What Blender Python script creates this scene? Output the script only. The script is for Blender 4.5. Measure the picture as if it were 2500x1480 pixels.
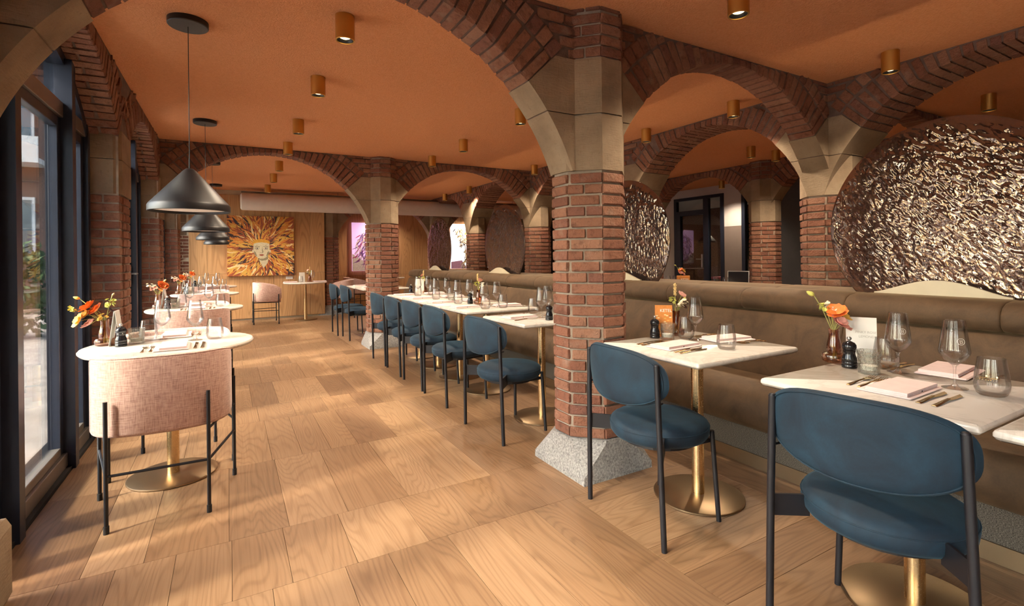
import bpy, bmesh, math, random
from mathutils import Matrix, Vector, Euler, noise
PI = math.pi
R = math.radians
rnd = random.Random(7)
for o in list(bpy.data.objects):
    bpy.data.objects.remove(o)
scene = bpy.context.scene
COL = scene.collection

# ------------------------------------------------------------------ camera, sky, sun, exposure
cam_d = bpy.data.cameras.new('camera')
cam = bpy.data.objects.new('camera', cam_d)
COL.objects.link(cam)
cam_d.sensor_width = 36.0
cam_d.lens = 36.0 * 1220.0 / 2500.0
cam_d.shift_y = -114.0 / 2500.0
cam_d.clip_start = 0.05
cam_d.clip_end = 200
cam.matrix_world = (Matrix.Translation((0, 0, 1.22)) @ Matrix.Rotation(R(-29.55), 4, 'Z')
                    @ Matrix.Rotation(PI / 2, 4, 'X') @ Matrix.Rotation(R(-0.63), 4, 'Z'))
scene.camera = cam

world = bpy.data.worlds.new('sky')
scene.world = world
world.use_nodes = True
wn = world.node_tree
wn.nodes.clear()
w_out = wn.nodes.new('ShaderNodeOutputWorld')
w_bg = wn.nodes.new('ShaderNodeBackground')
w_sky = wn.nodes.new('ShaderNodeTexSky')
w_sky.sky_type = 'NISHITA'
w_sky.sun_disc = False
w_sky.sun_elevation = R(42)
w_sky.sun_rotation = R(-95)
w_sky.air_density = 1.2
w_sky.dust_density = 3.0
w_bg.inputs['Strength'].default_value = 1.0
wn.links.new(w_sky.outputs[0], w_bg.inputs['Color'])
wn.links.new(w_bg.outputs[0], w_out.inputs['Surface'])

sun_d = bpy.data.lights.new('sun', 'SUN')
sun_d.energy = 5.0
sun_d.angle = R(5.0)
sun_d.color = (1.0, 0.87, 0.70)
sun = bpy.data.objects.new('sun', sun_d)
COL.objects.link(sun)
sun.rotation_euler = Vector((1.0, 0.26, -0.90)).to_track_quat('-Z', 'Y').to_euler()
sun.location = (-6, 0, 6)

scene.view_settings.view_transform = 'Standard'
scene.view_settings.look = 'None'
scene.view_settings.gamma = 1.0
scene.view_settings.use_curve_mapping = False
scene.view_settings.exposure = 0.86
cy_ = scene.cycles
cy_.use_adaptive_sampling = True
cy_.use_light_tree = False
cy_.adaptive_threshold = 0.04
cy_.max_bounces = 6
cy_.diffuse_bounces = 4
cy_.glossy_bounces = 3
cy_.transmission_bounces = 2
cy_.transparent_max_bounces = 12
cy_.caustics_reflective = False
cy_.caustics_refractive = False
cy_.sample_clamp_indirect = 6.0
SPOT_W = 62.0
SPOT_COL = (1.0, 0.80, 0.58)

# ------------------------------------------------------------------ materials
MATS = {}


class NT:
    def __init__(self, m):
        self.t = m.node_tree
        self.t.nodes.clear()
        self.out = self.n('ShaderNodeOutputMaterial')

    def n(self, typ, **kw):
        nd = self.t.nodes.new(typ)
        for k, v in kw.items():
            setattr(nd, k, v)
        return nd

    def l(self, a, b):
        self.t.links.new(a, b)

    def val(self, node, name, v):
        if hasattr(v, 'links') or isinstance(v, bpy.types.NodeSocket):
            self.l(v, node.inputs[name])
        else:
            node.inputs[name].default_value = v

    def pos(self, scale=(1, 1, 1), rand=0.0, obj=False):
        if obj:
            src = self.n('ShaderNodeTexCoord').outputs['Object']
        else:
            src = self.n('ShaderNodeNewGeometry').outputs['Position']
        if rand:
            oi = self.n('ShaderNodeObjectInfo')
            mu = self.n('ShaderNodeVectorMath', operation='SCALE')
            mu.inputs[0].default_value = (37.1, 91.7, 23.3)
            self.l(oi.outputs['Random'], mu.inputs['Scale'])
            ad = self.n('ShaderNodeVectorMath', operation='ADD')
            self.l(src, ad.inputs[0])
            self.l(mu.outputs[0], ad.inputs[1])
            src = ad.outputs[0]
        mp = self.n('ShaderNodeVectorMath', operation='MULTIPLY')
        self.l(src, mp.inputs[0])
        mp.inputs[1].default_value = scale
        return mp.outputs[0]

    def noise(self, vec, scale, detail=3, rough=.55, dist=0.0):
        nd = self.n('ShaderNodeTexNoise')
        self.l(vec, nd.inputs['Vector'])
        nd.inputs['Scale'].default_value = scale
        nd.inputs['Detail'].default_value = detail
        nd.inputs['Roughness'].default_value = rough
        nd.inputs['Distortion'].default_value = dist
        return nd.outputs['Fac']

    def ramp(self, fac, stops, interp='LINEAR'):
        nd = self.n('ShaderNodeValToRGB')
        cr = nd.color_ramp
        cr.interpolation = interp
        while len(cr.elements) < len(stops):
            cr.elements.new(0.5)
        for e, (p, c) in zip(cr.elements, stops):
            e.position = p
            e.color = (c[0], c[1], c[2], 1)
        self.l(fac, nd.inputs[0])
        return nd.outputs['Color']

    def mix(self, fac, a, b, blend='MIX'):
        nd = self.n('ShaderNodeMix', data_type='RGBA', blend_type=blend)
        for i, v in ((0, fac), (6, a), (7, b)):
            if isinstance(v, bpy.types.NodeSocket):
                self.l(v, nd.inputs[i])
            elif i == 0:
                nd.inputs[0].default_value = v
            else:
                nd.inputs[i].default_value = (v[0], v[1], v[2], 1)
        return nd.outputs[2]

    def bump(self, h, strength, dist=.01):
        nd = self.n('ShaderNodeBump')
        nd.inputs['Strength'].default_value = strength
        nd.inputs['Distance'].default_value = dist
        self.l(h, nd.inputs['Height'])
        return nd.outputs[0]

    def bsdf(self, color, rough=.6, metal=0.0, normal=None, **kw):
        b = self.n('ShaderNodeBsdfPrincipled')
        if isinstance(color, bpy.types.NodeSocket):
            self.l(color, b.inputs['Base Color'])
        else:
            b.inputs['Base Color'].default_value = (color[0], color[1], color[2], 1)
        self.val(b, 'Roughness', rough)
        b.inputs['Metallic'].default_value = metal
        if normal is not None:
            self.l(normal, b.inputs['Normal'])
        for k, v in kw.items():
            k = k.replace('_', ' ')
            b.inputs[k].default_value = v
        return b.outputs[0]

    def done(self, sh):
        self.l(sh, self.out.inputs['Surface'])


def mat(name):
    def deco(fn):
        m = bpy.data.materials.new(name)
        m.use_nodes = True
        nt = NT(m)
        nt.done(fn(nt))
        MATS[name] = m
        return fn
    return deco


def plain(name, color, rough=.5, metal=0.0, noise_amt=.12, nscale=9.0, bump=0.0, bscale=120.0, **kw):
    m = bpy.data.materials.new(name)
    m.use_nodes = True
    nt = NT(m)
    p = nt.pos()
    f = nt.noise(p, nscale, 4)
    lo = tuple(c * (1 - noise_amt) for c in color)
    hi = tuple(min(1, c * (1 + noise_amt)) for c in color)
    c = nt.ramp(f, [(.3, lo), (.7, hi)])
    nm = nt.bump(nt.noise(p, bscale, 3), bump, .004) if bump else None
    nt.done(nt.bsdf(c, rough, metal, nm, **kw))
    MATS[name] = m


def brick_mat(name, cols, amt=.75):
    @mat(name)
    def _(nt):
        oi = nt.n('ShaderNodeObjectInfo')
        base = nt.ramp(oi.outputs['Random'], [(i / (len(cols) - 1), c) for i, c in enumerate(cols)])
        p = nt.pos()
        f = nt.noise(p, 26, 5, .65)
        dirt = nt.ramp(f, [(.28, (.45, .42, .40)), (.5, (1, 1, 1)), (.78, (1.0, .92, .86))])
        c = nt.mix(amt, base, dirt, 'MULTIPLY')
        g = nt.noise(p, 9, 2)
        c = nt.mix(nt.ramp(g, [(.58, (0, 0, 0)), (.78, (.35, .35, .35))]), c, (.42, .33, .26))
        h = nt.noise(p, 70, 5, .7)
        return nt.bsdf(c, .9, 0, nt.bump(h, .95, .016))


brick_mat('brick_red', [(.20, .080, .050), (.31, .138, .082), (.25, .098, .058), (.36, .185, .115), (.28, .115, .068), (.23, .10, .072)])


@mat('brick_joined')
def _(nt):
    geo = nt.n('ShaderNodeNewGeometry')
    base = nt.ramp(geo.outputs['Random Per Island'], [(0, (.20, .080, .050)), (.3, (.31, .138, .082)), (.6, (.25, .098, .058)), (1, (.36, .185, .115))])
    p = nt.pos()
    c = nt.mix(.7, base, nt.ramp(nt.noise(p, 26, 4, .65), [(.28, (.45, .42, .4)), (.55, (1, 1, 1))]), 'MULTIPLY')
    return nt.bsdf(c, .88, 0, nt.bump(nt.noise(p, 70, 4, .7), .6, .012))


plain('mortar', (.33, .27, .21), .95, 0, .22, 14, .5, 90)
plain('mortar_dark', (.15, .10, .08), .95, 0, .3, 14, .5, 90)


@mat('sandstone')
def _(nt):
    p = nt.pos()
    a = nt.noise(p, 5, 4)
    c = nt.ramp(a, [(.25, (.19, .135, .085)), (.55, (.28, .208, .135)), (.8, (.34, .262, .178))])
    b = nt.noise(nt.pos((1, 1, .35)), 55, 4, .7)
    c = nt.mix(nt.ramp(b, [(.30, (.75, .75, .75)), (.40, (0, 0, 0))]), c, (.20, .14, .09))
    s = nt.noise(nt.pos((1, 1, 6)), 22, 3)
    return nt.bsdf(c, .9, 0, nt.bump(nt.mix(.5, s, b), .5, .012))


@mat('granite')
def _(nt):
    p = nt.pos()
    a = nt.noise(p, 90, 3, .7)
    c = nt.ramp(a, [(.3, (.16, .16, .16)), (.5, (.36, .355, .34)), (.72, (.55, .54, .52))])
    return nt.bsdf(c, .9, 0, nt.bump(nt.noise(p, 60, 5, .75), .9, .02))


@mat('ceiling_plaster')
def _(nt):
    p = nt.pos()
    c = nt.ramp(nt.noise(p, 60, 3, .7), [(.3, (.90, .38, .16)), (.7, (.99, .47, .22))])
    return nt.bsdf(c, .95, 0, nt.bump(nt.noise(p, 85, 4, .75), .9, .02))


def oak(name, along, cols, scale=1.0, rough=.42, ring=1.0):
    @mat(name)
    def _(nt):
        st = {'x': (.12, 1, 1), 'y': (1, .12, 1), 'z': (1, 1, .11)}[along]
        p = nt.pos(st, 1.0)
        warp = nt.noise(p, 3.4 * scale, 2, .45, .3)
        wv = nt.n('ShaderNodeMath', operation='MULTIPLY')
        nt.l(warp, wv.inputs[0])
        wv.inputs[1].default_value = 230.0 * ring
        sn = nt.n('ShaderNodeMath', operation='SINE')
        nt.l(wv.outputs[0], sn.inputs[0])
        m01 = nt.n('ShaderNodeMapRange')
        nt.l(sn.outputs[0], m01.inputs[0])
        m01.inputs[1].default_value = -1
        m01.inputs[2].default_value = 1
        fine = nt.noise(nt.pos(tuple((.02 if s < 1 else 1) for s in st), 1.0), 130 * scale, 3, .6)
        oi = nt.n('ShaderNodeObjectInfo')
        base = nt.ramp(oi.outputs['Random'], [(i / (len(cols) - 1), c) for i, c in enumerate(cols)])
        ringc = nt.ramp(m01.outputs[0], [(0, (.52, .43, .35)), (.28, (.90, .87, .84)), (.6, (1.0, 1.0, 1.0)), (1, (1.05, 1.05, 1.05))])
        c = nt.mix(.42, base, ringc, 'MULTIPLY')
        c = nt.mix(.45, c, nt.ramp(fine, [(.32, (.70, .62, .54)), (.55, (1, 1, 1))]), 'MULTIPLY')
        rg = nt.n('ShaderNodeMapRange')
        nt.l(fine, rg.inputs[0])
        rg.inputs[3].default_value = rough + .1
        rg.inputs[4].default_value = rough - .08
        return nt.bsdf(c, rg.outputs[0], 0, nt.bump(fine, .12, .003))


OAK = [(.178, .102, .053), (.255, .152, .080), (.215, .124, .064), (.285, .176, .097), (.160, .089, .045), (.235, .137, .073)]
oak('oak_along_y', 'y', OAK)
oak('oak_along_x', 'x', OAK)
WPAN = [(.52, .29, .13), (.56, .33, .155), (.50, .275, .12), (.58, .345, .165)]
oak('oak_panel', 'z', WPAN, .7, .5, .8)
plain('dark_gap', (.03, .022, .018), .8)


@mat('marble')
def _(nt):
    p = nt.pos((1, 1, 1), 1.0)
    n1 = nt.noise(p, 3.2, 6, .6, 1.6)
    v = nt.ramp(n1, [(.44, (0, 0, 0)), (.49, (1, 1, 1)), (.54, (0, 0, 0))])
    c = nt.mix(nt.mix(.32, (0, 0, 0), v), (.70, .66, .595), (.36, .32, .26))
    c = nt.mix(nt.ramp(nt.noise(p, 1.5, 3), [(.35, (0, 0, 0)), (.8, (.4, .4, .4))]), c, (.54, .51, .46))
    return nt.bsdf(c, .12)


def brass(name, color, rough):
    @mat(name)
    def _(nt):
        f = nt.noise(nt.pos((1, 1, 1)), 220, 2)
        mr = nt.n('ShaderNodeMapRange')
        nt.l(f, mr.inputs[0])
        mr.inputs[3].default_value = rough - .06
        mr.inputs[4].default_value = rough + .08
        return nt.bsdf(color, mr.outputs[0], 1.0)


brass('brass', (.37, .268, .165), .36)
brass('brass_pole', (.78, .57, .31), .24)
brass('spot_gold', (.62, .36, .10), .42)
brass('gold_cutlery', (.72, .52, .27), .16)
plain('black_metal', (.008, .009, .013), .42, 0, .1)
plain('black_rubber', (.012, .012, .013), .7)
plain('navy_steel', (.013, .018, .034), .38, 0, .12)
plain('grey_aluminium', (.22, .20, .18), .36, .6, .08)


def velvet(name, lo, hi, sheen_tint, sw=.6):
    @mat(name)
    def _(nt):
        p = nt.pos()
        a = nt.noise(p, 7, 4, .6, .8)
        b = nt.noise(p, 160, 2)
        c = nt.ramp(a, [(.3, lo), (.72, hi)])
        c = nt.mix(.25, c, nt.ramp(b, [(.3, (.6, .6, .6)), (.7, (1.1, 1.1, 1.1))]), 'MULTIPLY')
        s = nt.bsdf(c, .75, 0, nt.bump(b, .1, .002))
        bn = s.node
        bn.inputs['Sheen Weight'].default_value = sw
        bn.inputs['Sheen Roughness'].default_value = .35
        bn.inputs['Sheen Tint'].default_value = (*sheen_tint, 1)
        return s


velvet('blue_velvet', (.0020, .0110, .024), (.0058, .033, .060), (.28, .60, .82), .14)
velvet('brown_velvet', (.062, .034, .015), (.115, .066, .031), (.85, .58, .32), .22)


@mat('pink_fabric')
def _(nt):
    a = nt.noise(nt.pos((1, 1, .06)), 420, 2)
    b = nt.noise(nt.pos((.06, .06, 1)), 420, 2)
    f = nt.mix(.5, a, b)
    c = nt.ramp(f, [(.36, (.34, .19, .155)), (.5, (.56, .36, .30)), (.66, (.70, .50, .43))])
    return nt.bsdf(c, .92, 0, nt.bump(f, .25, .003), Sheen_Weight=.25)


@mat('tweed')
def _(nt):
    a = nt.noise(nt.pos((1, 1, 3)), 190, 2, .8)
    c = nt.ramp(a, [(.38, (.025, .021, .018)), (.52, (.13, .11, .088)), (.66, (.27, .235, .19))])
    return nt.bsdf(c, .95, 0, nt.bump(a, .8, .006))


def thin_glass(name, tint, refl=1.0, rough=.0, base=.05, bump_scale=0, bump_s=0, tint_edge=None):
    @mat(name)
    def _(nt):
        nm = None
        if bump_scale:
            nm = nt.bump(nt.noise(nt.pos(), bump_scale, 3), bump_s, .02)
        tr = nt.n('ShaderNodeBsdfTransparent')
        tr.inputs['Color'].default_value = (*tint, 1)
        gl = nt.n('ShaderNodeBsdfGlossy')
        gl.inputs['Roughness'].default_value = rough
        lw = nt.n('ShaderNodeLayerWeight')
        lw.inputs['Blend'].default_value = .28
        if nm is not None:
            nt.l(nm, gl.inputs['Normal'])
            nt.l(nm, lw.inputs['Normal'])
        mr = nt.n('ShaderNodeMapRange')
        nt.l(lw.outputs['Fresnel'], mr.inputs[0])
        mr.inputs[3].default_value = base
        mr.inputs[4].default_value = min(1, base + .85 * refl)
        mx = nt.n('ShaderNodeMixShader')
        nt.l(mr.outputs[0], mx.inputs[0])
        nt.l(tr.outputs[0], mx.inputs[1])
        nt.l(gl.outputs[0], mx.inputs[2])
        return mx.outputs[0]


thin_glass('window_glass', (.90, .92, .91), .9, 0, .03)
thin_glass('drink_glass', (.99, .99, .99), .6, .01, .018)
thin_glass('cut_glass', (.96, .97, .94), .7, .04, .07, 95, .8)
thin_glass('amber_glass', (.84, .62, .50), .7, .03, .05)


@mat('bronze_glass')
def _(nt):
    gl = nt.n('ShaderNodeBsdfGlossy')
    gl.inputs['Roughness'].default_value = .05
    gl.inputs['Color'].default_value = (.66, .50, .40, 1)
    tr = nt.n('ShaderNodeBsdfTransparent')
    tr.inputs['Color'].default_value = (.36, .255, .20, 1)
    lw = nt.n('ShaderNodeLayerWeight')
    lw.inputs['Blend'].default_value = .36
    mr = nt.n('ShaderNodeMapRange')
    nt.l(lw.outputs['Fresnel'], mr.inputs[0])
    mr.inputs[3].default_value = .22
    mr.inputs[4].default_value = .95
    mx = nt.n('ShaderNodeMixShader')
    nt.l(mr.outputs[0], mx.inputs[0])
    nt.l(tr.outputs[0], mx.inputs[1])
    nt.l(gl.outputs[0], mx.inputs[2])
    df = nt.n('ShaderNodeBsdfDiffuse')
    df.inputs['Color'].default_value = (.46, .35, .34, 1)
    m2 = nt.n('ShaderNodeMixShader')
    m2.inputs[0].default_value = .05
    nt.l(mx.outputs[0], m2.inputs[1])
    nt.l(df.outputs[0], m2.inputs[2])
    return m2.outputs[0]


plain('napkin', (.76, .61, .59), .9, 0, .05, 30, .15, 400)
plain('paper', (.86, .83, .76), .8, 0, .03)
plain('print_grey', (.50, .46, .40), .8)
plain('print_white', (.9, .86, .78), .8)
plain('black_gloss', (.010, .010, .012), .10, 0, .1)
plain('pendant_black', (.009, .0085, .010), .45, 0, .12)
plain('pendant_white', (.82, .74, .66), .7, 0, .03)
plain('duct_fabric', (.66, .60, .56), .85, 0, .04)
plain('cream_metal', (.62, .55, .40), .45, 0, .05)
plain('grey_paint', (.085, .083, .092), .85, 0, .08, 4)
plain('white_wall', (.62, .58, .57), .85, 0, .04, 4)
plain('taupe_wall', (.20, .155, .135), .85, 0, .06, 4)
plain('pavement_stone', (.46, .41, .355), .9, 0, .25, 3, .3, 40)
plain('facade_brick', (.17, .10, .075), .9, 0, .4, 30)
plain('facade_white', (.70, .69, .66), .7)
plain('facade_glass', (.10, .13, .15), .08)
plain('roof_tile', (.13, .085, .07), .8, 0, .3, 20)
plain('leaf_green', (.07, .13, .045), .7, 0, .4, 12)
plain('leaf_dark', (.03, .075, .045), .6, 0, .4, 12)
plain('screen_black', (.008, .008, .01), .15)
plain('silver', (.45, .44, .43), .3, .9)
plain('pink_paint', (.62, .13, .17), .5)
for nm, c in dict(flower_orange=(.85, .22, .04), flower_yellow=(.86, .52, .10), flower_pink=(.85, .42, .34), flower_white=(.85, .76, .58),
                  flower_green=(.60, .60, .14), stem_green=(.33, .33, .10), flower_dark=(.08, .03, .025), straw=(.72, .52, .22)).items():
    plain(nm, c, .65, 0, .2, 60)
for nm, c in dict(paint_yellow=(.62, .36, .07), paint_orange=(.60, .22, .04), paint_rust=(.31, .075, .03), paint_dark=(.045, .025, .03), paint_cream=(.78, .60, .30),
                  paint_skin=(.56, .50, .34), paint_shade=(.25, .21, .13), paint_lip=(.36, .10, .06), paint_band=(.62, .31, .03), paint_white=(.85, .82, .85),
                  paint_violet=(.25, .10, .42), paint_magenta=(.45, .06, .22), paint_lilac=(.62, .36, .60), paint_blue=(.10, .07, .33), paint_gold=(.42, .30, .05),
                  paint_umber=(.10, .065, .025)).items():
    plain(nm, c, .55, 0, .15, 40)


@mat('lamp_glow')
def _(nt):
    e = nt.n('ShaderNodeEmission')
    e.inputs['Color'].default_value = (1.0, .72, .34, 1)
    e.inputs['Strength'].default_value = 3.0
    return e.outputs[0]


@mat('lightbox_white')
def _(nt):
    b = nt.bsdf((.85, .82, .84), .6)
    b.node.inputs['Emission Color'].default_value = (1, .93, .95, 1)
    b.node.inputs['Emission Strength'].default_value = .9
    return b


@mat('lightbox_lilac')
def _(nt):
    b = nt.bsdf((.60, .38, .58), .6)
    b.node.inputs['Emission Color'].default_value = (.75, .42, .72, 1)
    b.node.inputs['Emission Strength'].default_value = .55
    return b


MATS['lamp_glow'].cycles.emission_sampling = 'NONE'

# ------------------------------------------------------------------ mesh helpers
class MB:
    def __init__(self):
        self.v, self.f, self.mi, self.mats = [], [], [], []
        self.cur = 0

    def use(self, name):
        if name not in self.mats:
            self.mats.append(name)
        self.cur = self.mats.index(name)
        return self

    def add(self, vs, fs, M=None):
        b = len(self.v)
        if M is not None:
            vs = [M @ Vector(p) for p in vs]
        self.v.extend(tuple(p) for p in vs)
        self.f.extend(tuple(i + b for i in q) for q in fs)
        self.mi.extend([self.cur] * len(fs))
        return self

    def box(self, lo, hi, M=None, ch=0.0):
        x0, y0, z0 = lo
        x1, y1, z1 = hi
        if not ch:
            vs = [(x0, y0, z0), (x1, y0, z0), (x1, y1, z0), (x0, y1, z0), (x0, y0, z1), (x1, y0, z1), (x1, y1, z1), (x0, y1, z1)]
            fs = [(0, 3, 2, 1), (4, 5, 6, 7), (0, 1, 5, 4), (1, 2, 6, 5), (2, 3, 7, 6), (3, 0, 4, 7)]
            return self.add(vs, fs, M)
        vs, fs = chamfer_box((x0, y0, z0), (x1, y1, z1), (ch, ch, ch))
        return self.add(vs, fs, M)

    def lathe(self, prof, seg=24, M=None, cap=True):
        vs, fs = [], []
        n = len(prof)
        for i in range(seg):
            a = 2 * PI * i / seg
            for r, z in prof:
                vs.append((r * math.cos(a), r * math.sin(a), z))
        for i in range(seg):
            j = (i + 1) % seg
            for k in range(n - 1):
                fs.append((i * n + k, j * n + k, j * n + k + 1, i * n + k + 1))
        if cap:
            if prof[0][0] > 1e-5:
                fs.append(tuple(i * n for i in reversed(range(seg))))
            if prof[-1][0] > 1e-5:
                fs.append(tuple(i * n + n - 1 for i in range(seg)))
        return self.add(vs, fs, M)

    def tube(self, pts, r, seg=8, M=None, cap=True):
        pts = [Vector(p) for p in pts]
        rs = r if isinstance(r, (list, tuple)) else [r] * len(pts)
        vs, fs = [], []
        up = None
        for i, p in enumerate(pts):
            d = (pts[min(i + 1, len(pts) - 1)] - pts[max(i - 1, 0)]).normalized()
            if up is None:
                up = Vector((0, 0, 1)) if abs(d.z) < .9 else Vector((1, 0, 0))
            a = d.cross(up)
            if a.length < 1e-6:
                a = d.orthogonal()
            a.normalize()
            b = a.cross(d).normalized()
            up = b
            for k in range(seg):
                t = 2 * PI * k / seg
                vs.append(p + (a * math.cos(t) + b * math.sin(t)) * rs[i])
        for i in range(len(pts) - 1):
            for k in range(seg):
                k2 = (k + 1) % seg
                fs.append((i * seg + k, i * seg + k2, (i + 1) * seg + k2, (i + 1) * seg + k))
        if cap:
            fs.append(tuple(reversed(range(seg))))
            fs.append(tuple(range((len(pts) - 1) * seg, len(pts) * seg)))
        return self.add(vs, fs, M)

    def prism(self, poly, fn0, fn1):
        """poly: list of 2d points; fn0/fn1 map a 2d point to the two 3d sides"""
        n = len(poly)
        vs = [fn0(p) for p in poly] + [fn1(p) for p in poly]
        fs = [tuple(reversed(range(n))), tuple(range(n, 2 * n))]
        for i in range(n):
            j = (i + 1) % n
            fs.append((i, j, n + j, n + i))
        return self.add(vs, fs)

    def mesh(self, name):
        me = bpy.data.meshes.new(name)
        me.from_pydata(self.v, [], self.f)
        for m in self.mats:
            me.materials.append(MATS[m])
        if len(self.mats) > 1:
            me.polygons.foreach_set('material_index', self.mi)
        bm = bmesh.new()
        bm.from_mesh(me)
        bmesh.ops.recalc_face_normals(bm, faces=bm.faces)
        bm.to_mesh(me)
        bm.free()
        return me

    def build(self, name, material=None, parent=None, smooth=None, loc=None):
        if material:
            self.mats = [material] if not self.mats else self.mats
        me = self.mesh(name)
        return link(name, me, parent, smooth, loc)


def link(name, me, parent=None, smooth=None, loc=None):
    o = bpy.data.objects.new(name, me)
    COL.objects.link(o)
    if parent is not None:
        o.parent = parent
    if loc is not None:
        o.location = loc
    if smooth:
        shade(me, smooth)
    return o


def shade(me, ang=40):
    me.polygons.foreach_set('use_smooth', [True] * len(me.polygons))
    if ang is not True and ang < 180:
        bm = bmesh.new()
        bm.from_mesh(me)
        for e in bm.edges:
            if len(e.link_faces) == 2 and e.calc_face_angle(0) > R(ang):
                e.smooth = False
        bm.to_mesh(me)
        bm.free()


def chamfer_box(lo, hi, ch):
    """box with chamfered edges: 24 verts"""
    c = [(a + b) / 2 for a, b in zip(lo, hi)]
    h = [(b - a) / 2 for a, b in zip(lo, hi)]
    vs, idx = [], {}
    for sx in (-1, 1):
        for sy in (-1, 1):
            for sz in (-1, 1):
                s = (sx, sy, sz)
                for ax in range(3):
                    p = [c[k] + s[k] * (h[k] if k == ax else h[k] - ch[k]) for k in range(3)]
                    idx[(s, ax)] = len(vs)
                    vs.append(tuple(p))
    fs = []
    for ax in range(3):
        u, w = (ax + 1) % 3, (ax + 2) % 3
        for sg in (-1, 1):
            q = []
            for a, b in ((-1, -1), (1, -1), (1, 1), (-1, 1)):
                s = [0, 0, 0]
                s[ax], s[u], s[w] = sg, a, b
                q.append(idx[(tuple(s), ax)])
            fs.append(tuple(q) if sg > 0 else tuple(reversed(q)))
    for ax in range(3):            # edges parallel to ax
        u, w = (ax + 1) % 3, (ax + 2) % 3
        for a in (-1, 1):
            for b in (-1, 1):
                def S(t):
                    s = [0, 0, 0]
                    s[ax], s[u], s[w] = t, a, b
                    return tuple(s)
                fs.append((idx[(S(-1), u)], idx[(S(1), u)], idx[(S(1), w)], idx[(S(-1), w)]))
    for sx in (-1, 1):
        for sy in (-1, 1):
            for sz in (-1, 1):
                s = (sx, sy, sz)
                fs.append((idx[(s, 0)], idx[(s, 1)], idx[(s, 2)]))
    return vs, fs


def tag(o, label=None, cat=None, group=None, kind=None):
    if label:
        o['label'] = label
    if cat:
        o['category'] = cat
    if group:
        o['group'] = group
    if kind:
        o['kind'] = kind
    return o


def empty(name, loc=(0, 0, 0), rz=0.0, label=None, cat=None, group=None, kind=None):
    o = bpy.data.objects.new(name, None)
    o.empty_display_size = .05
    COL.objects.link(o)
    o.location = loc
    o.rotation_euler = (0, 0, rz)
    return tag(o, label, cat, group, kind)


def children_of(o):
    return list(KIDS.get(o.name, []))


KIDS = {}


def collect_kids():
    KIDS.clear()
    for o in bpy.data.objects:
        if o.parent:
            KIDS.setdefault(o.parent.name, []).append(o)


def copy_tree(o, parent=None):
    c = o.copy()
    COL.objects.link(c)
    if parent is not None:
        c.parent = parent
    for ch in children_of(o):
        copy_tree(ch, c)
    return c


def place(proto, state, loc, rz, label, cat=None, group=None):
    """first use moves the prototype itself, later uses copy it with its parts"""
    if not state.get('used'):
        state['used'] = True
        o = proto
    else:
        o = copy_tree(proto)
    o.location = loc
    o.rotation_euler = (0, 0, rz)
    return tag(o, label, cat, group)


# ------------------------------------------------------------------ bricks
def brick_variant(k):
    r = random.Random(100 + k)
    vs, fs = chamfer_box((-.5, -.5, -.5), (.5, .5, .5), (.022, .05, .085))
    vs = [(x + r.uniform(-.012, .012), y + r.uniform(-.03, .02), z + r.uniform(-.03, .03)) for x, y, z in vs]
    mb = MB()
    mb.add(vs, fs)
    mb.mats = ['brick_red']
    return mb.mesh('brick')


BRICKS = [brick_variant(k) for k in range(8)]
ZC = 2.59          # ceiling
CO = .0615         # course height
JT = .011          # joint


def put_brick(parent, M, size, sink=None):
    """M: frame whose x runs along the brick, y into the wall, z up; size (len, depth, height)"""
    M = M @ Matrix.Rotation(rnd.uniform(-.007, .007), 4, 'Z')
    M = M @ Matrix.Translation((0, rnd.uniform(-.0035, .0035), 0))
    if sink is not None:
        S = M @ Matrix.Diagonal((*size, 1))
        me = BRICKS[rnd.randrange(8)]
        sink.add([S @ v.co for v in me.vertices], [tuple(p.vertices) for p in me.polygons])
        return None
    o = bpy.data.objects.new('brick', BRICKS[rnd.randrange(8)])
    COL.objects.link(o)
    o.parent = parent
    o.matrix_basis = M @ Matrix.Diagonal((*size, 1))
    return o


def frame(o, ang):
    """x along, y inward (depth), z up: face with outward normal at -y after rotating by ang about z"""
    return Matrix.Translation(o) @ Matrix.Rotation(ang, 4, 'Z')


HC, DG = .07, .20                 # half cardinal face, diagonal face width
AP = HC + DG * math.sqrt(.5)      # apothem of cardinal faces


def octagon(g=0.0):
    a, h = AP + g, HC + g * math.tan(R(22.5))
    return [(h, -a), (a, -h), (a, h), (h, a), (-h, a), (-a, h), (-a, -h), (-h, -a)]


def oct_prism(mb, z0, z1, g):
    o = octagon(g)
    return mb.prism(o, lambda p: (p[0], p[1], z0), lambda p: (p[0], p[1], z1))


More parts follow.
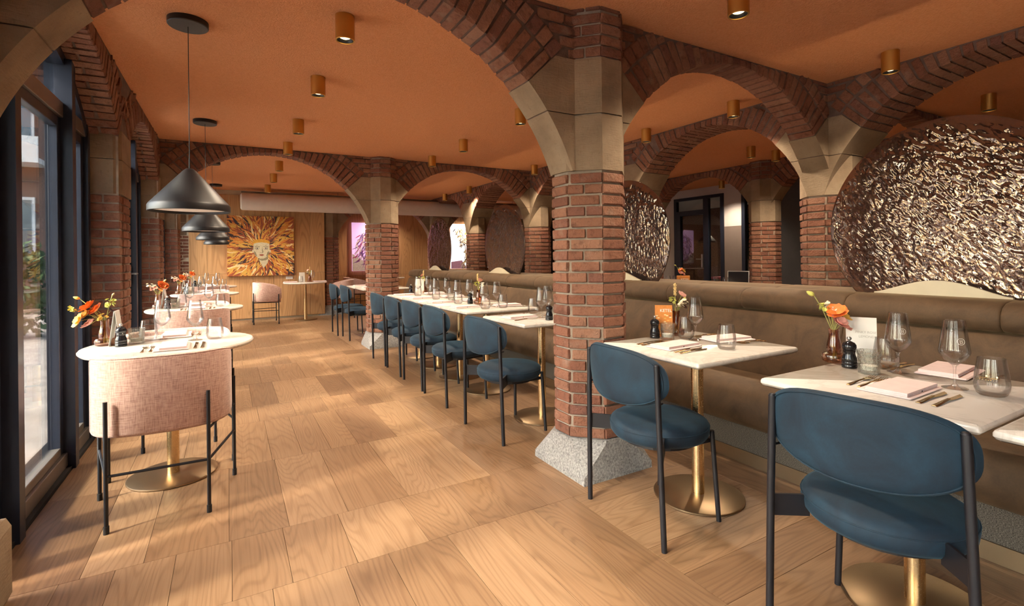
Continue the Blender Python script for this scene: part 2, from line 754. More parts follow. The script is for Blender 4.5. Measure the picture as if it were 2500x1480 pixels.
def column(x, y, label, joined=False, faces=range(8), top=True):
    core = MB()
    oct_prism(core, .10, ZC if top else 2.3, -.012)
    c = core.build('brick_column', 'mortar', loc=(x, y, 0))
    tag(c, label, 'column', 'octagonal brick columns', 'thing')
    # stone foot: square below, octagon above
    b = MB()
    s = .243
    sq = [(-s, -s), (s, -s), (s, s), (-s, s)]
    oc = octagon(.012)
    vs = [(px, py, 0) for px, py in sq] + [(px * .995, py * .995, .04) for px, py in sq]
    vs += [(px, py, .19) for px, py in oc] + [(px, py, .205) for px, py in oc]
    q = [(0, 1, 5, 4), (1, 2, 6, 5), (2, 3, 7, 6), (3, 0, 4, 7)]
    # octagon indices 8..15: 8=(h,-a) 9=(a,-h) 10=(a,h) 11=(h,a) 12=(-h,a) 13=(-a,h) 14=(-a,-h) 15=(-h,-a)
    q += [(5, 9, 8), (6, 11, 10), (7, 13, 12), (4, 15, 14)]
    q += [(4, 5, 8, 15), (5, 6, 10, 9), (6, 7, 12, 11), (7, 4, 14, 13)]
    q += [(8 + i, 8 + (i + 1) % 8, 16 + (i + 1) % 8, 16 + i) for i in range(8)] + [tuple(range(16, 24))]
    b.add(vs, q)
    b.build('stone_base', 'granite', c)
    # capital: two stone drums
    for z0, z1 in ((1.692, 1.998), (2.006, 2.31)):
        m = MB()
        oct_prism(m, z0, z1, .002)
        m.build('capital_stone', 'sandstone', c)
    sink = MB() if joined else None
    oc = octagon()
    edges = [(oc[i], oc[(i + 1) % 8]) for i in range(8)]
    levels = [(.205 + CO * k, k) for k in range(24)]
    if top:
        levels += [(2.315 + CO * k, k + 40) for k in range(4)] + [(2.56, 44)]
    for z, k in levels:
        hgt = CO - JT if z < 2.55 else .03
        for fi in faces:
            (x0, y0), (x1, y1) = edges[fi]
            L = math.hypot(x1 - x0, y1 - y0)
            ang = math.atan2(y1 - y0, x1 - x0)
            mid = Vector(((x0 + x1) / 2, (y0 + y1) / 2, z + CO / 2))
            n = Vector((math.sin(ang), -math.cos(ang), 0))     # outward
            segs = [(-L / 2, L / 2)]
            if L > .15:
                if (k + fi // 2) % 2:
                    cut = rnd.uniform(-.012, .012)
                    segs = [(-L / 2, cut), (cut, L / 2)]
                else:
                    segs = [(-L / 2 + .018, L / 2 - .018 * (k % 3 == 0))]
            for a0, a1 in segs:
                M = frame(mid + Vector((math.cos(ang), math.sin(ang), 0)) * ((a0 + a1) / 2) - n * .045, ang)
                put_brick(c, M, (a1 - a0 - JT * (.9 if L > .15 else .25), .095, hgt), sink)
    if joined:
        sink.mats = ['brick_joined']
        tag(sink.build('bricks', None, c), kind='stuff')
    return c


# ------------------------------------------------------------------ arcade walls with round arches
def arch_wall(name, axis, fixed, u0, u1, arches, thick, joined=False, zstone=2.31, ang0=44.0, zlow=1.692, springers=True, soffit_split=1):
    """axis 'x': wall runs along x at y=fixed; axis 'y': along y at x=fixed. arches: [(centre, radius, zcentre)]"""
    def P(u, d, z):
        return (u, fixed + d, z) if axis == 'x' else (fixed - d, u, z)
    ax_ang = 0.0 if axis == 'x' else PI / 2
    t = thick / 2
    tm = t - .010
    # mortar core
    core = MB()
    us = [u0]
    for (c, r, zc) in arches:
        us += [c + r * math.sin(R(a)) for a in range(-90, 91, 3)]
    us += [u1]
    us = sorted(set(round(min(max(u, u0), u1), 4) for u in us))

    def zb(u):
        best = zlow
        for (c, r, zc) in arches:
            d = abs(u - c)
            if d < r:
                best = max(best, zc + math.sqrt(r * r - d * d) + .012)
        return min(best, ZC - .005)
    prev = None
    vs, fs = [], []
    for u in us:
        z = zb(u)
        b = len(vs)
        vs += [P(u, -tm, z), P(u, -tm, ZC), P(u, tm, ZC), P(u, tm, z)]
        if prev is not None:
            for k in range(4):
                fs.append((prev + k, prev + (k + 1) % 4, b + (k + 1) % 4, b + k))
        prev = b
    fs += [(0, 1, 2, 3), (prev, prev + 3, prev + 2, prev + 1)]
    core.add(vs, fs)
    w = core.build(name, 'mortar_dark')
    tag(w, kind='structure')
    sink = MB() if joined else None

    def F(u, z, d=0.0):
        return frame(Vector(P(u, d, z)), ax_ang)
    bounds = sorted([u0, u1])
    cents = sorted(arches)
    RD = .205
    for i, (c, r, zc) in enumerate(cents):
        # voussoirs
        arc = R(180 - 2 * ang0) * r
        n = int(arc / .0625)
        for k in range(n):
            a = R(ang0) + (k + .5) / n * R(180 - 2 * ang0)
            room = (ZC - .004 - zc) / max(.05, math.sin(a)) - r
            ln = min(RD, room - .006)
            if ln < .02:
                continue
            segs = [(-t, t)]
            if soffit_split > 1:
                segs = [(-t, 0), (0, t)] if k % 2 else [(-t, -t * .45), (-t * .45, t * .5), (t * .5, t)]
            for s0, s1 in segs:
                ctr = Vector(P(c - (r + ln / 2) * math.cos(a), (s0 + s1) / 2, zc + (r + ln / 2) * math.sin(a)))
                Rm = Matrix.Rotation(ax_ang, 4, 'Z') @ Matrix.Rotation(-(PI - a) if False else (a - PI / 2), 4, 'Y')
                # local: x tangent, y through the wall, z radial
                M = Matrix.Translation(ctr) @ Rm
                put_brick(w, M, (arc / n - .010, s1 - s0 - (.009 if len(segs) > 1 else 0), ln), sink)
            # second ring where there is room
            room2 = room - RD - .012
            if room2 > .04 and k % 1 == 0:
                ln2 = min(.10, room2 - .004)
                rr = r + RD + .012 + ln2 / 2
                ctr = Vector(P(c - rr * math.cos(a), 0, zc + rr * math.sin(a)))
                M = Matrix.Translation(ctr) @ Matrix.Rotation(ax_ang, 4, 'Z') @ Matrix.Rotation(a - PI / 2, 4, 'Y')
                put_brick(w, M, (arc / n * rr / r - .010, 2 * t, ln2), sink)
        # springer stones
        for sg in ((-1, 1) if springers else ()):
            lim = (u0 if sg < 0 else u1)
            nb = None
            if sg < 0 and i > 0:
                nb = (cents[i - 1][0] + cents[i - 1][1] + c - r) / 2
            elif sg > 0 and i < len(cents) - 1:
                nb = (cents[i + 1][0] - cents[i + 1][1] + c + r) / 2
            edge = nb if nb is not None else lim
            rx = r + (zstone - zc) / math.sin(R(ang0)) - r
            top_r = (zstone - zc) / math.sin(R(ang0))
            for z0, z1 in ((zlow, 2.0), (2.006, zstone)):
                a0 = math.asin(max(-1, min(1, (z0 - zc) / r)))
                a1 = math.asin(max(-1, min(1, (z1 - zc) / r)))
                if z1 == zstone:
                    a1 = R(ang0)
                if a1 <= a0:
                    continue
                pts = [(c + sg * r * math.cos(a0 + (a1 - a0) * k / 6), zc + r * math.sin(a0 + (a1 - a0) * k / 6)) for k in range(7)]
                if z1 == zstone and top_r > r:
                    pts.append((c + sg * top_r * math.cos(R(ang0)), zstone))
                pts += [(edge - sg * .002, z1), (edge - sg * .002, z0)]
                if abs(pts[0][0] - edge) < .01:
                    pts = pts[1:]
                m = MB()
                m.prism(pts, lambda p: P(p[0], -t - .003, p[1]), lambda p: P(p[0], t + .003, p[1]))
                m.build('springer_stone', 'sandstone', w)
        # spandrel courses
        rout = r + RD + .012 + .11
        for k in range(5):
            z = zstone + .006 + CO * k
            hgt = CO - JT
            if z + hgt > ZC:
                hgt = ZC - z - .004
            if hgt < .02:
                continue
            zm = z + hgt / 2
            dz = zm - zc
            half = math.sqrt(max(0, rout * rout - dz * dz))
            for sg in (-1, 1):
                if sg < 0:
                    e = u0 if i == 0 else (cents[i - 1][0] + c) / 2
                    a, b = e, c - half
                else:
                    e = u1 if i == len(cents) - 1 else (cents[i + 1][0] + c) / 2
                    a, b = c + half, e
                if b - a < .04:
                    continue
                L = b - a
                nbk = max(1, round(L / .20))
                for q in range(nbk):
                    q0 = a + L * q / nbk
                    q1 = a + L * (q + 1) / nbk
                    put_brick(w, F((q0 + q1) / 2, zm), (q1 - q0 - JT, 2 * t, hgt), sink)
    if joined:
        sink.mats = ['brick_joined']
        tag(sink.build('bricks', None, w), kind='stuff')
    return w


YS = [-2.25, .05, 2.35, 4.65, 6.95, 9.25, 11.55]
XA, XB, XC, XR = 1.86, 4.43, 7.0, 8.5
XL = -.66
# floor / ceiling ------------------------------------------------------------
m = MB()
m.box((-.815, -3.0, -.09), (XR, 13.0, -.010))
floor = tag(m.build('floor', 'dark_gap'), kind='structure')
plank_me = {}
for d in 'xy':
    vs, fs = chamfer_box((-.5, -.5, -.5), (.5, .5, .5), (.004, .004, .05))
    mb = MB()
    mb.add(vs, fs)
    mb.mats = ['oak_along_' + d]
    plank_me[d] = mb.mesh('plank')
fsink = {'x': MB(), 'y': MB()}
nplank = [0]


def plank(x0, x1, y0, y1, d, far=False):
    g = .0014
    M = Matrix.Translation(((x0 + x1) / 2, (y0 + y1) / 2, -.005)) @ Matrix.Diagonal((x1 - x0 - g, y1 - y0 - g, .010 + rnd.uniform(0, .0006), 1))
    if far:
        fsink[d].add([M @ v.co for v in plank_me[d].vertices], [tuple(p.vertices) for p in plank_me[d].polygons])
        return
    o = bpy.data.objects.new('plank', plank_me[d])
    COL.objects.link(o)
    o.parent = floor
    o.matrix_basis = M
    nplank[0] += 1


def fill_row(x0, x1, y0, y1, d, far):
    if d == 'y':
        x = x0
        while x < x1 - 1e-4:
            wd = rnd.choice((.17, .20, .24, .26, .30))
            if x1 - x - wd < .09:
                wd = x1 - x
            plank(x, min(x1, x + wd), y0, y1, 'y', far)
            x += wd
    else:
        y = y0
        while y < y1 - 1e-4:
            wd = rnd.choice((.16, .19, .19, .24))
            if y1 - y - wd < .09:
                wd = y1 - y
            plank(x0, x1, y, min(y1, y + wd), 'x', far)
            y += wd


ROWS = [-3.0, -1.6, -.3, .55, 1.15, 2.05, 2.49, 3.36, 4.21, 4.65, 5.50, 6.36, 6.82, 7.7, 8.6, 9.05, 9.9, 10.8, 11.3, 13.0]
for a, b in zip(ROWS[:-1], ROWS[1:]):
    off = (b < .5 or a > 9.0)
    if .5 < b <= 2.06:
        fill_row(-.81, 1.50, a, b, 'y', off)
        fill_row(1.50, 2.35, a, b, 'x', off)
        fill_row(2.35, 2.75, a, b, 'y', off)
    elif 4.2 < a < 4.3 or 6.3 < a < 6.4:
        fill_row(-.81, 1.28, a, b, 'y', off)
        fill_row(1.28, 2.14, a, b, 'x', off)
        fill_row(2.14, 2.75, a, b, 'y', off)
    else:
        fill_row(-.81, 2.75, a, b, 'y', off)
    fill_row(2.75, XR - .01, a, b, 'y', True)
for d in 'xy':
    if fsink[d].v:
        fsink[d].mats = ['oak_along_' + d]
        tag(fsink[d].build('planks', None, floor), kind='stuff')
m = MB()
m.box((-1.1, -3.0, ZC), (XR + .1, 13.0, ZC + .12))
ceiling = tag(m.build('ceiling', 'ceiling_plaster'), kind='structure')
CEIL_Y1 = 13.0

# columns ---------------------------------------------------------------------
column(XA, 2.35, 'tall brick column with pale stone capital standing alone in the middle of the photo')
column(XA, 6.95, 'brick column with grey stone foot behind the far end of the blue chair row')
column(XB, 2.35, 'brick column beside the largest bronze glass disc, behind the banquette', top=False)
column(XB, 4.65, 'dim brick column hidden behind the second bronze glass disc', top=False)
column(XB, 6.95, 'dark brick column between the middle column and the far lilac glass disc', top=False)
column(XB, 9.25, 'dark brick column between the two lilac glass discs', joined=True, top=False)
column(XB, 11.55, 'far brick column behind the smallest glass disc at the niches', joined=True, top=False)
column(XC, 4.65, 'brightly lit brick column in the back room beside the grey wall')
column(XC, 6.95, 'brick column in the back room behind the bronze disc, near the black door', joined=True)
column(XA + .04, 11.55, 'slim dark brick column at the end of the oak wall, by the niche', joined=True)
column(XC, 2.35, 'back room brick column hidden by the largest glass disc', joined=True)

# arcades ---------------------------------------------------------------------
BX = [(.47, 1.27, 1.26), (3.12, 1.27, 1.26), (5.71, 1.25, 1.28)]
TH = .21
arch_wall('wall_arcade_near', 'x', 2.35, XL - .12, XC, BX, TH)
arch_wall('wall_arcade_middle', 'x', 6.95, XL - .12, XC, BX, TH)
BY = [(1.2, 1.12, 1.40), (3.5, 1.12, 1.40), (5.8, 1.12, 1.40), (8.1, 1.12, 1.40), (10.4, 1.12, 1.40)]
arch_wall('wall_arcade_banquette', 'y', XB, .05, 6.95, BY[:3], .42, soffit_split=2)
arch_wall('wall_arcade_banquette_far', 'y', XB, 6.95, 11.55, BY[3:], .42, joined=True)
arch_wall('wall_arcade_back_room', 'y', XC, 2.35, 9.25, BY[1:4], TH, joined=True)
arch_wall('wall_arcade_niches', 'x', 11.55, XA + .04, XC, [(3.16, 1.16, 1.30), (5.71, 1.16, 1.30)], TH, joined=True)
# left window wall -----------------------------------------------------------
WC = [-1.1, 1.2, 3.5, 5.8, 8.1, 10.4]
arch_wall('wall_left', 'y', -.86, .05, 6.95, [(c, 1.29, 1.20) for c in WC[1:4]], .40, zstone=2.12, zlow=2.06, springers=False, soffit_split=2)
arch_wall('wall_left_far', 'y', -.86, 6.95, 11.6, [(c, 1.29, 1.20) for c in WC[4:]], .40, zstone=2.12, zlow=2.06, springers=False, soffit_split=2, joined=True)
arch_wall('wall_left_rear', 'y', -.86, -3.0, .05, [(-1.1, 1.29, 1.20)], .40, zstone=2.12, zlow=2.06, springers=False, joined=True)


def pier(y, label, joined, yp=.213, xf=-.66):
    core = MB()
    core.box((-1.05, -.213, 0), (xf - .012, yp, 2.2))
    c = core.build('brick_pier', 'mortar', loc=(0, y, 0))
    tag(c, label, 'pier', 'brick piers between the windows', 'thing')
    e = .013
    st = [(-1.06, -.226), (xf - .04, -.226), (xf + .006, -.185), (xf + .006, yp - .028), (xf - .04, yp + e), (-1.06, yp + e)]
    for z0, z1 in ((1.692, 1.93), (1.936, 2.14)):
        m = MB()
        m.prism(st, lambda p: (p[0], p[1], z0), lambda p: (p[0], p[1], z1))
        m.build('capital_stone', 'sandstone', c)
    m = MB()
    if yp < .2:
        vs, fs = chamfer_box((-1.06, -.235, 0), (-.690, yp + .022, .30), (.015, .015, .03))
        m.add(vs, fs)
        m.build('stone_base', 'sandstone', c)
    else:
        m.box((-1.06, -.235, 0), (-.648, .235, .14), ch=.012)
        m.build('stone_base', 'granite', c)
    sink = MB() if joined else None
    for k in range(25):
        z = .148 + CO * (k + .5)
        hgt = CO - JT
        a = -.68 if k % 2 else -.76
        if yp < .2 and z < .32:
            continue
        for lo, hi in ((-.87, a), (a, xf)) if k % 2 == 0 else ((-.87, xf),):
            for sg in (-1, 1):
                M = frame(Vector(((lo + hi) / 2, -.175 if sg < 0 else yp - .038, z)), 0 if sg < 0 else PI)
                put_brick(c, M, (hi - lo - JT, .095, hgt), sink)
        cuts = (-.13, 0.0, .13) if k % 2 else (-.13, -.05, .09, .13)
        if yp < .2:
            cuts = (-.13, yp - .09)
        for lo, hi in zip(cuts[:-1], cuts[1:]):
            M = frame(Vector((xf - .045, (lo + hi) / 2, z)), PI / 2)
            put_brick(c, M, (hi - lo - JT, .095, hgt), sink)
    if joined:
        sink.mats = ['brick_joined']
        tag(sink.build('bricks', None, c), kind='stuff')


pier(2.35, 'rough brick pier at the lower left corner, right at the photo edge', False, .105, -.715)
pier(4.65, 'sunlit brick pier behind the first round table by the windows', False)
pier(6.95, 'shaded brick pier between the second and third window', False)
pier(9.25, 'brick pier at the far windows, half hidden by the row of pendant lamps', True)
pier(11.55, 'purplish brick pier in the far corner beside the oak wall', True)
pier(.05, 'brick pier beside the camera on the window side', True)

# windows: steel frames with glass -------------------------------------------


def window(n, c):
    w = empty('window_%d' % n, (0, 0, 0), kind='structure')
    JB, AR, AZ = .925, 1.285, 1.20

    def za(y):
        return AZ + math.sqrt(max(0, AR * AR - (y - c) ** 2))

    def bar(name, x0, x1, y0, y1, z0, z1, mt='navy_steel', top_arch=False, parent=None):
        m = MB()
        if top_arch:
            ys = [y0 + (y1 - y0) * k / 6 for k in range(7)]
            poly = [(y0, z0), (y1, z0)] + [(y, za(y) - z1) for y in reversed(ys)]
            m.prism(poly, lambda p: (x0, p[0], p[1]), lambda p: (x1, p[0], p[1]))
        else:
            m.box((x0, y0, z0), (x1, y1, z1), ch=.003 if min(x1 - x0, y1 - y0, z1 - z0) > .02 else 0)
        return m.build(name, mt, parent or w)
    a, b = c - .50, c + .34
    for y0, y1 in ((c - JB, c - JB + .06), (c + JB - .06, c + JB)):
        bar('jamb', -.91, -.825, y0, y1, 0, .004, top_arch=True)
    for y0, y1 in ((a - .07, a), (b, b + .075)):
        bar('mullion', -.92, -.795, y0, y1, 0, .03, top_arch=True)
    # arched head rail
    m = MB()
    pts = []
    a0 = math.acos(JB / AR)
    N = 28
    for k in range(N + 1):
        t = a0 + (PI - 2 * a0) * k / N
        pts.append((c + AR * math.cos(t), AZ + AR * math.sin(t)))
    for k in range(N, -1, -1):
        t = a0 + (PI - 2 * a0) * k / N
        pts.append((c + (AR - .065) * math.cos(t), AZ + (AR - .065) * math.sin(t)))
    m.prism(pts, lambda p: (-.91, p[0], p[1]), lambda p: (-.83, p[0], p[1]))
    m.build('arched_head', 'navy_steel', w)
    for y0, y1 in ((c - JB + .06, a - .07), (a, b), (b + .075, c + JB - .06)):
        bar('transom', -.905, -.835, y0, y1, 2.06, 2.15, 'grey_aluminium')
        bar('threshold_rail', -.905, -.832, y0, y1, .02, .10, 'grey_aluminium')
        # sash
        bar('stile', -.895, -.85, y0, y0 + .055, .10, 2.06)
        bar('stile', -.895, -.85, y1 - .055, y1, .10, 2.06)
        bar('sash_rail', -.895, -.85, y0 + .055, y1 - .055, .10, .145, 'grey_aluminium')
        bar('sash_rail', -.895, -.85, y0 + .055, y1 - .055, 2.00, 2.06)
        bar('pane', -.876, -.870, y0 + .05, y1 - .05, .14, 2.01, 'window_glass')
        bar('pane', -.876, -.870, y0 + .002, y1 - .002, 2.15, .05, 'window_glass', top_arch=True)
    m = MB()
    m.box((-1.06, c - JB, -.08), (-.812, c + JB, .018))
    m.build('threshold', 'black_rubber', w)
    if c < 5:
        return
    hd = MB()
    hd.box((-.845, b - .045, .98), (-.835, b - .015, 1.16))
    hd.tube([(-.84, b - .03, 1.09), (-.785, b - .03, 1.09), (-.785, b - .15, 1.09)], .009)
    hd.build('door_handle', 'grey_aluminium', w)


for i, c in enumerate(WC):
    window(i + 1, c)

# other walls -----------------------------------------------------------------
m = MB()
m.box((-1.06, -3.1, 0), (XR + .1, -3.0, ZC))
tag(m.build('wall_back', 'taupe_wall'), kind='structure')
m = MB()
m.box((-1.06, 11.33, 0), (1.79, 11.45, ZC))
wf = tag(m.build('wall_far', 'cream_metal'), kind='structure')  # pale core showing below the panels stands in for a lit floor strip


def panels(parent, xs, zs, y, yb):
    for x0, x1 in zip(xs[:-1], xs[1:]):
        for z0, z1 in zip(zs[:-1], zs[1:]):
            m = MB()
            m.box((x0 + .0015, y, z0 + .0015), (x1 - .0015, yb, z1 - .0015), ch=.002)
            m.build('panel', 'oak_panel', parent)


panels(wf, [-.66, -.36, .0, .42, .80, 1.22, 1.50, 1.79], [.035, .93, 2.50], 11.30, 11.34)
m = MB()
m.box((1.4, 12.42, 0), (XR, 12.55, ZC))
wn_ = tag(m.build('wall_niche', 'dark_gap'), kind='structure')
panels(wn_, [1.4, 1.95, 2.5, 3.05, 3.6, 4.15, 4.7, 5.3, 5.9, 6.5, 7.2], [.02, .80, 2.57], 12.39, 12.43)
m = MB()
m.box((2.06, 11.67, 0), (2.12, 12.39, ZC))
m.build('wall_niche_left', 'oak_panel')
tag(bpy.data.objects['wall_niche_left'], kind='structure')
m = MB()
m.box((XR, -3.0, 0), (XR + .1, 5.55, ZC))
m.use('white_wall').box((XR, 6.10, 1.76), (XR + .1, 6.50, ZC))
m.use('taupe_wall').box((XR, 6.10, 0), (XR + .1, 6.50, 1.76))
m.use('white_wall').box((XR, 5.55, 2.42), (XR + .1, 6.10, ZC)).box((XR, 6.50, 2.42), (XR + .1, 7.75, ZC)).box((XR, 7.75, 0), (XR + .1, 13.0, ZC))
m.mats = ['grey_paint', 'white_wall', 'taupe_wall']
m.mi = [0 if i < 6 else (2 if 12 <= i < 18 else 1) for i in range(len(m.f))]
tag(m.build('wall_right'), kind='structure')


def glazed_door(n, y0, y1, leaf):
    d = empty('door_%d' % n, (0, 0, 0), kind='structure')

    def bar(name, ya, yb, za, zb, mt='navy_steel', x0=XR - .03, x1=XR + .05):
        m = MB()
        m.box((x0, ya, za), (x1, yb, zb))
        return m.build(name, mt, d)
    bar('jamb', y0, y0 + .07, 0, 2.42)
    bar('jamb', y1 - .07, y1, 0, 2.42)
    bar('head', y0 + .07, y1 - .07, 2.36, 2.42)
    bar('bottom_rail', y0 + .07, y1 - .07, 0, .10)
    ps = [(y0 + .07, y1 - .07)]
    if leaf:
        bar('mullion', y0 + .36, y0 + .48, .10, 2.36)
        bar('transom', y0 + .48, y1 - .07, 2.04, 2.14)
        bar('stile', y1 - .17, y1 - .07, .10, 2.04)
        hd = MB()
        hd.box((XR - .05, y0 + .49, .95), (XR - .03, y0 + .52, 1.22))
        hd.tube([(XR - .04, y0 + .505, 1.12), (XR - .085, y0 + .505, 1.12), (XR - .085, y0 + .62, 1.12)], .01)
        hd.build('door_handle', 'silver', d)
        ps = [(y0 + .07, y0 + .36), (y0 + .48, y1 - .07)]
    for a, b in ps:
        bar('pane', a, b, .10, 2.36, 'window_glass', XR + .010, XR + .016)


glazed_door(1, 6.50, 7.75, True)
glazed_door(2, 5.55, 6.10, False)

# ------------------------------------------------------------------ outside the windows
m = MB()
m.box((-40, -20, -.20), (-1.06, 45, -.05))
tag(m.build('pavement', 'pavement_stone'), kind='structure')
m = MB()
m.box((XR + .1, -6, -.20), (30, 45, -.05))
tag(m.build('pavement_court', 'pavement_stone'), kind='structure')
bld = empty('apartment_building', (0, 0, 0), label='brick apartment building with white balconies seen through the window glass', cat='building')
m = MB()
m.box((-14, 16, -.05), (-1.2, 22, 6.0))
m.build('wall', 'facade_brick', bld)
m = MB()
m.prism([(15.7, 6.0), (22.3, 6.0), (19, 8.6)], lambda p: (-14.2, p[0], p[1]), lambda p: (-1.0, p[0], p[1]))
m.build('roof', 'roof_tile', bld)
for fx in range(7):
    for fz in range(2):
        x0 = -12.9 + fx * 1.62
        z0 = 1.3 + fz * 2.35
        m = MB()
        m.box((x0, 15.94, z0), (x0 + .8, 16.02, z0 + 1.45))
        wd = m.build('window', 'facade_white', bld)
        for q in range(2):
            g = MB()
            g.box((x0 + .06 + q * .36, 15.925, z0 + .07), (x0 + .38 + q * .36, 15.95, z0 + 1.38))
            g.build('pane', 'facade_glass', wd)
        if fx % 2 == fz % 2:
            m = MB()
            m.box((x0 - .25, 15.2, z0 - .18), (x0 + 1.05, 16.0, z0 - .06))
            m.box((x0 - .25, 15.2, z0 - .06), (x0 + 1.05, 15.24, z0 + .42))
            m.build('balcony', 'facade_white', bld)


def leaf_cloud(mb, centre, rad, n, size, seed):
    r = random.Random(seed)
    for _ in range(n):
        while True:
            p = Vector((r.uniform(-1, 1), r.uniform(-1, 1), r.uniform(-1, 1)))
            if p.length < 1:
                break
        q = Vector(centre) + Vector((p.x * rad[0], p.y * rad[1], p.z * rad[2]))
        M = Matrix.Translation(q) @ Euler((r.uniform(0, 6.3), r.uniform(0, 6.3), r.uniform(0, 6.3))).to_matrix().to_4x4()
        s = size * r.uniform(.6, 1.3)
        mb.add([(-s, 0, 0), (0, -s * .45, s * .1), (s, 0, 0), (0, s * .45, s * .1)], [(0, 1, 2, 3)], M)


m = MB()
leaf_cloud(m, (-3.6, 11.2, .75), (2.0, .5, .85), 2600, .09, 3)
hg = empty('hedge', (-3.6, 11.2, -.05), label='green clipped hedge outside the window glass', cat='hedge')
o = m.build('foliage', 'leaf_green', hg)
o.location = (3.6, -11.2, .05)
# courtyard seen through the black door
cy = MB()
cy.box((12.6, 3, -.05), (12.9, 14, 2.9))
tag(cy.build('wall_courtyard', 'facade_brick'), kind='structure')
m = MB()
m.box((XR + .1, 3, ZC), (12.9, 14, ZC + .15))
tag(m.build('ceiling_passage_added', 'white_wall'), kind='structure')  # roof added over the passage to keep it in shadow
m = MB()
m.box((XR + .1, 13.8, 0), (12.9, 14, 2.95)).box((XR + .1, 3, 0), (12.9, 3.2, 2.95))
tag(m.build('wall_passage_ends', 'facade_brick'), kind='structure')
pl = empty('potted_tree', (10.2, 7.0, -.05), label='dark leafy tree in a pot outside the black glazed door', cat='plant')
m = MB()
m.lathe([(.16, 0), (.22, .42), (.20, .42), (.15, .05)], 16)
m.build('pot', 'granite', pl, 40)
m = MB()
m.tube([(0, 0, .3), (.03, .02, .9), (-.02, .0, 1.5)], [.03, .022, .015])
m.build('trunk', 'roof_tile', pl)
m = MB()
leaf_cloud(m, (0, 0, 1.65), (.5, .5, .55), 420, .12, 5)
m.build('crown', 'leaf_dark', pl)
bn = empty('garden_bench', (9.6, 7.0, -.05), label='red slatted bench outside the black glazed door', cat='bench')
for k in range(3):
    m = MB()
    m.box((-.2 + k * .13, -.6, .72), (-.09 + k * .13, .6, .76))
    m.build('slat', 'pink_paint', bn)
for sy in (-1, 1):
    m = MB()
    m.box((-.16, sy * .5 - .02, 0), (-.12, sy * .5 + .02, .72)).box((.12, sy * .5 - .02, 0), (.16, sy * .5 + .02, .72))
    m.build('leg_frame', 'black_metal', bn)

# ------------------------------------------------------------------ banquette
RS = [-.44 + .66 * k for k in range(16)]          # seams of the head rolls
Y_END = 9.42
RS = [y for y in RS if y < Y_END - .2] + [Y_END]


def loft_y(name, prof, y0, y1, mt, parent, mirror=None, rr=.028):
    cx = sum(p[0] for p in prof) / len(prof)
    cz = sum(p[1] for p in prof) / len(prof)
    m = MB()
    secs = [(y0 + .0005, .86), (y0 + .003, .93), (y0 + .010, .975), (y0 + rr, 1), (y1 - rr, 1), (y1 - .010, .975), (y1 - .003, .93), (y1 - .0005, .86)]
    vs, fs = [], []
    n = len(prof)
    for y, s in secs:
        for x, z in prof:
            xx = cx + (x - cx) * (1 - (1 - s) * .45)
            zz = cz + (z - cz) * s
            if mirror is not None:
                xx = 2 * mirror - xx
            vs.append((xx, y, zz))
    for k in range(len(secs) - 1):
        for i in range(n):
            j = (i + 1) % n
            fs.append((k * n + i, k * n + j, (k + 1) * n + j, (k + 1) * n + i))
    fs.append(tuple(range(n)))
    fs.append(tuple(range((len(secs) - 1) * n, len(secs) * n)))
    m.add(vs, fs)
    return m.build(name, mt, parent, 55)


SEAT = [(2.60, .222), (2.565, .232), (2.54, .27), (2.532, .33), (2.545, .40), (2.575, .440), (2.63, .462), (2.72, .468), (2.96, .458), (2.96, .222)]
BACK = [(2.95, .44), (2.905, .45), (2.902, .49), (2.945, .60), (2.99, .72), (3.025, .81), (3.045, .836), (3.10, .842), (3.22, .842), (3.22, .44)]
ROLL = [(3.10, .845), (3.06, .848), (3.035, .865), (3.025, .90), (3.030, .935), (3.055, .965), (3.095, .982), (3.15, .988), (3.30, .984), (3.393, .972), (3.393, .845)]


def banquette(label, mirror):
    b = empty('banquette', (0, 0, 0), label=label, cat='banquette')

    def X(a, c):
        return (a, c) if mirror is None else (2 * mirror - c, 2 * mirror - max(a, 2.675) if a < 2.9 else 2 * mirror - a)
    seat = SEAT if mirror is None else [(2.96 - (2.96 - x) * .76, z) for x, z in SEAT]
    m = MB()
    x0, x1 = X(2.592, 2.70)
    m.box((x0, -.44, 0), (x1, Y_END, .076))
    m.build('kick_strip', 'brass', b)
    m = MB()
    x0, x1 = X(2.60, 2.9)
    m.box((x0, -.44, .0765), (x1, Y_END, .225))
    m.build('plinth', 'tweed', b)
    m = MB()
    x0, x1 = X(3.1, 3.395)
    m.box((x0, -.43, 0), (x1, Y_END - .01, .84))
    m.build('frame', 'dark_gap', b)
    for y0, y1 in zip(RS[0:-1:3], RS[3::3] + ([RS[-1]] if (len(RS) - 1) % 3 else [])):
        loft_y('seat_cushion', seat, y0, y1, 'brown_velvet', b, mirror, .05)
        loft_y('back_cushion', BACK, y0, y1, 'brown_velvet', b, mirror)
    for y0, y1 in zip(RS[:-1], RS[1:]):
        loft_y('head_roll', ROLL, y0, y1, 'brown_velvet', b, mirror)
    return b


banquette('long brown velvet banquette with brass kick strip facing the blue chairs', None)
banquette('brown velvet banquette back to back with the long one, facing the back room', 3.395)

# ------------------------------------------------------------------ glass discs
DR = .585


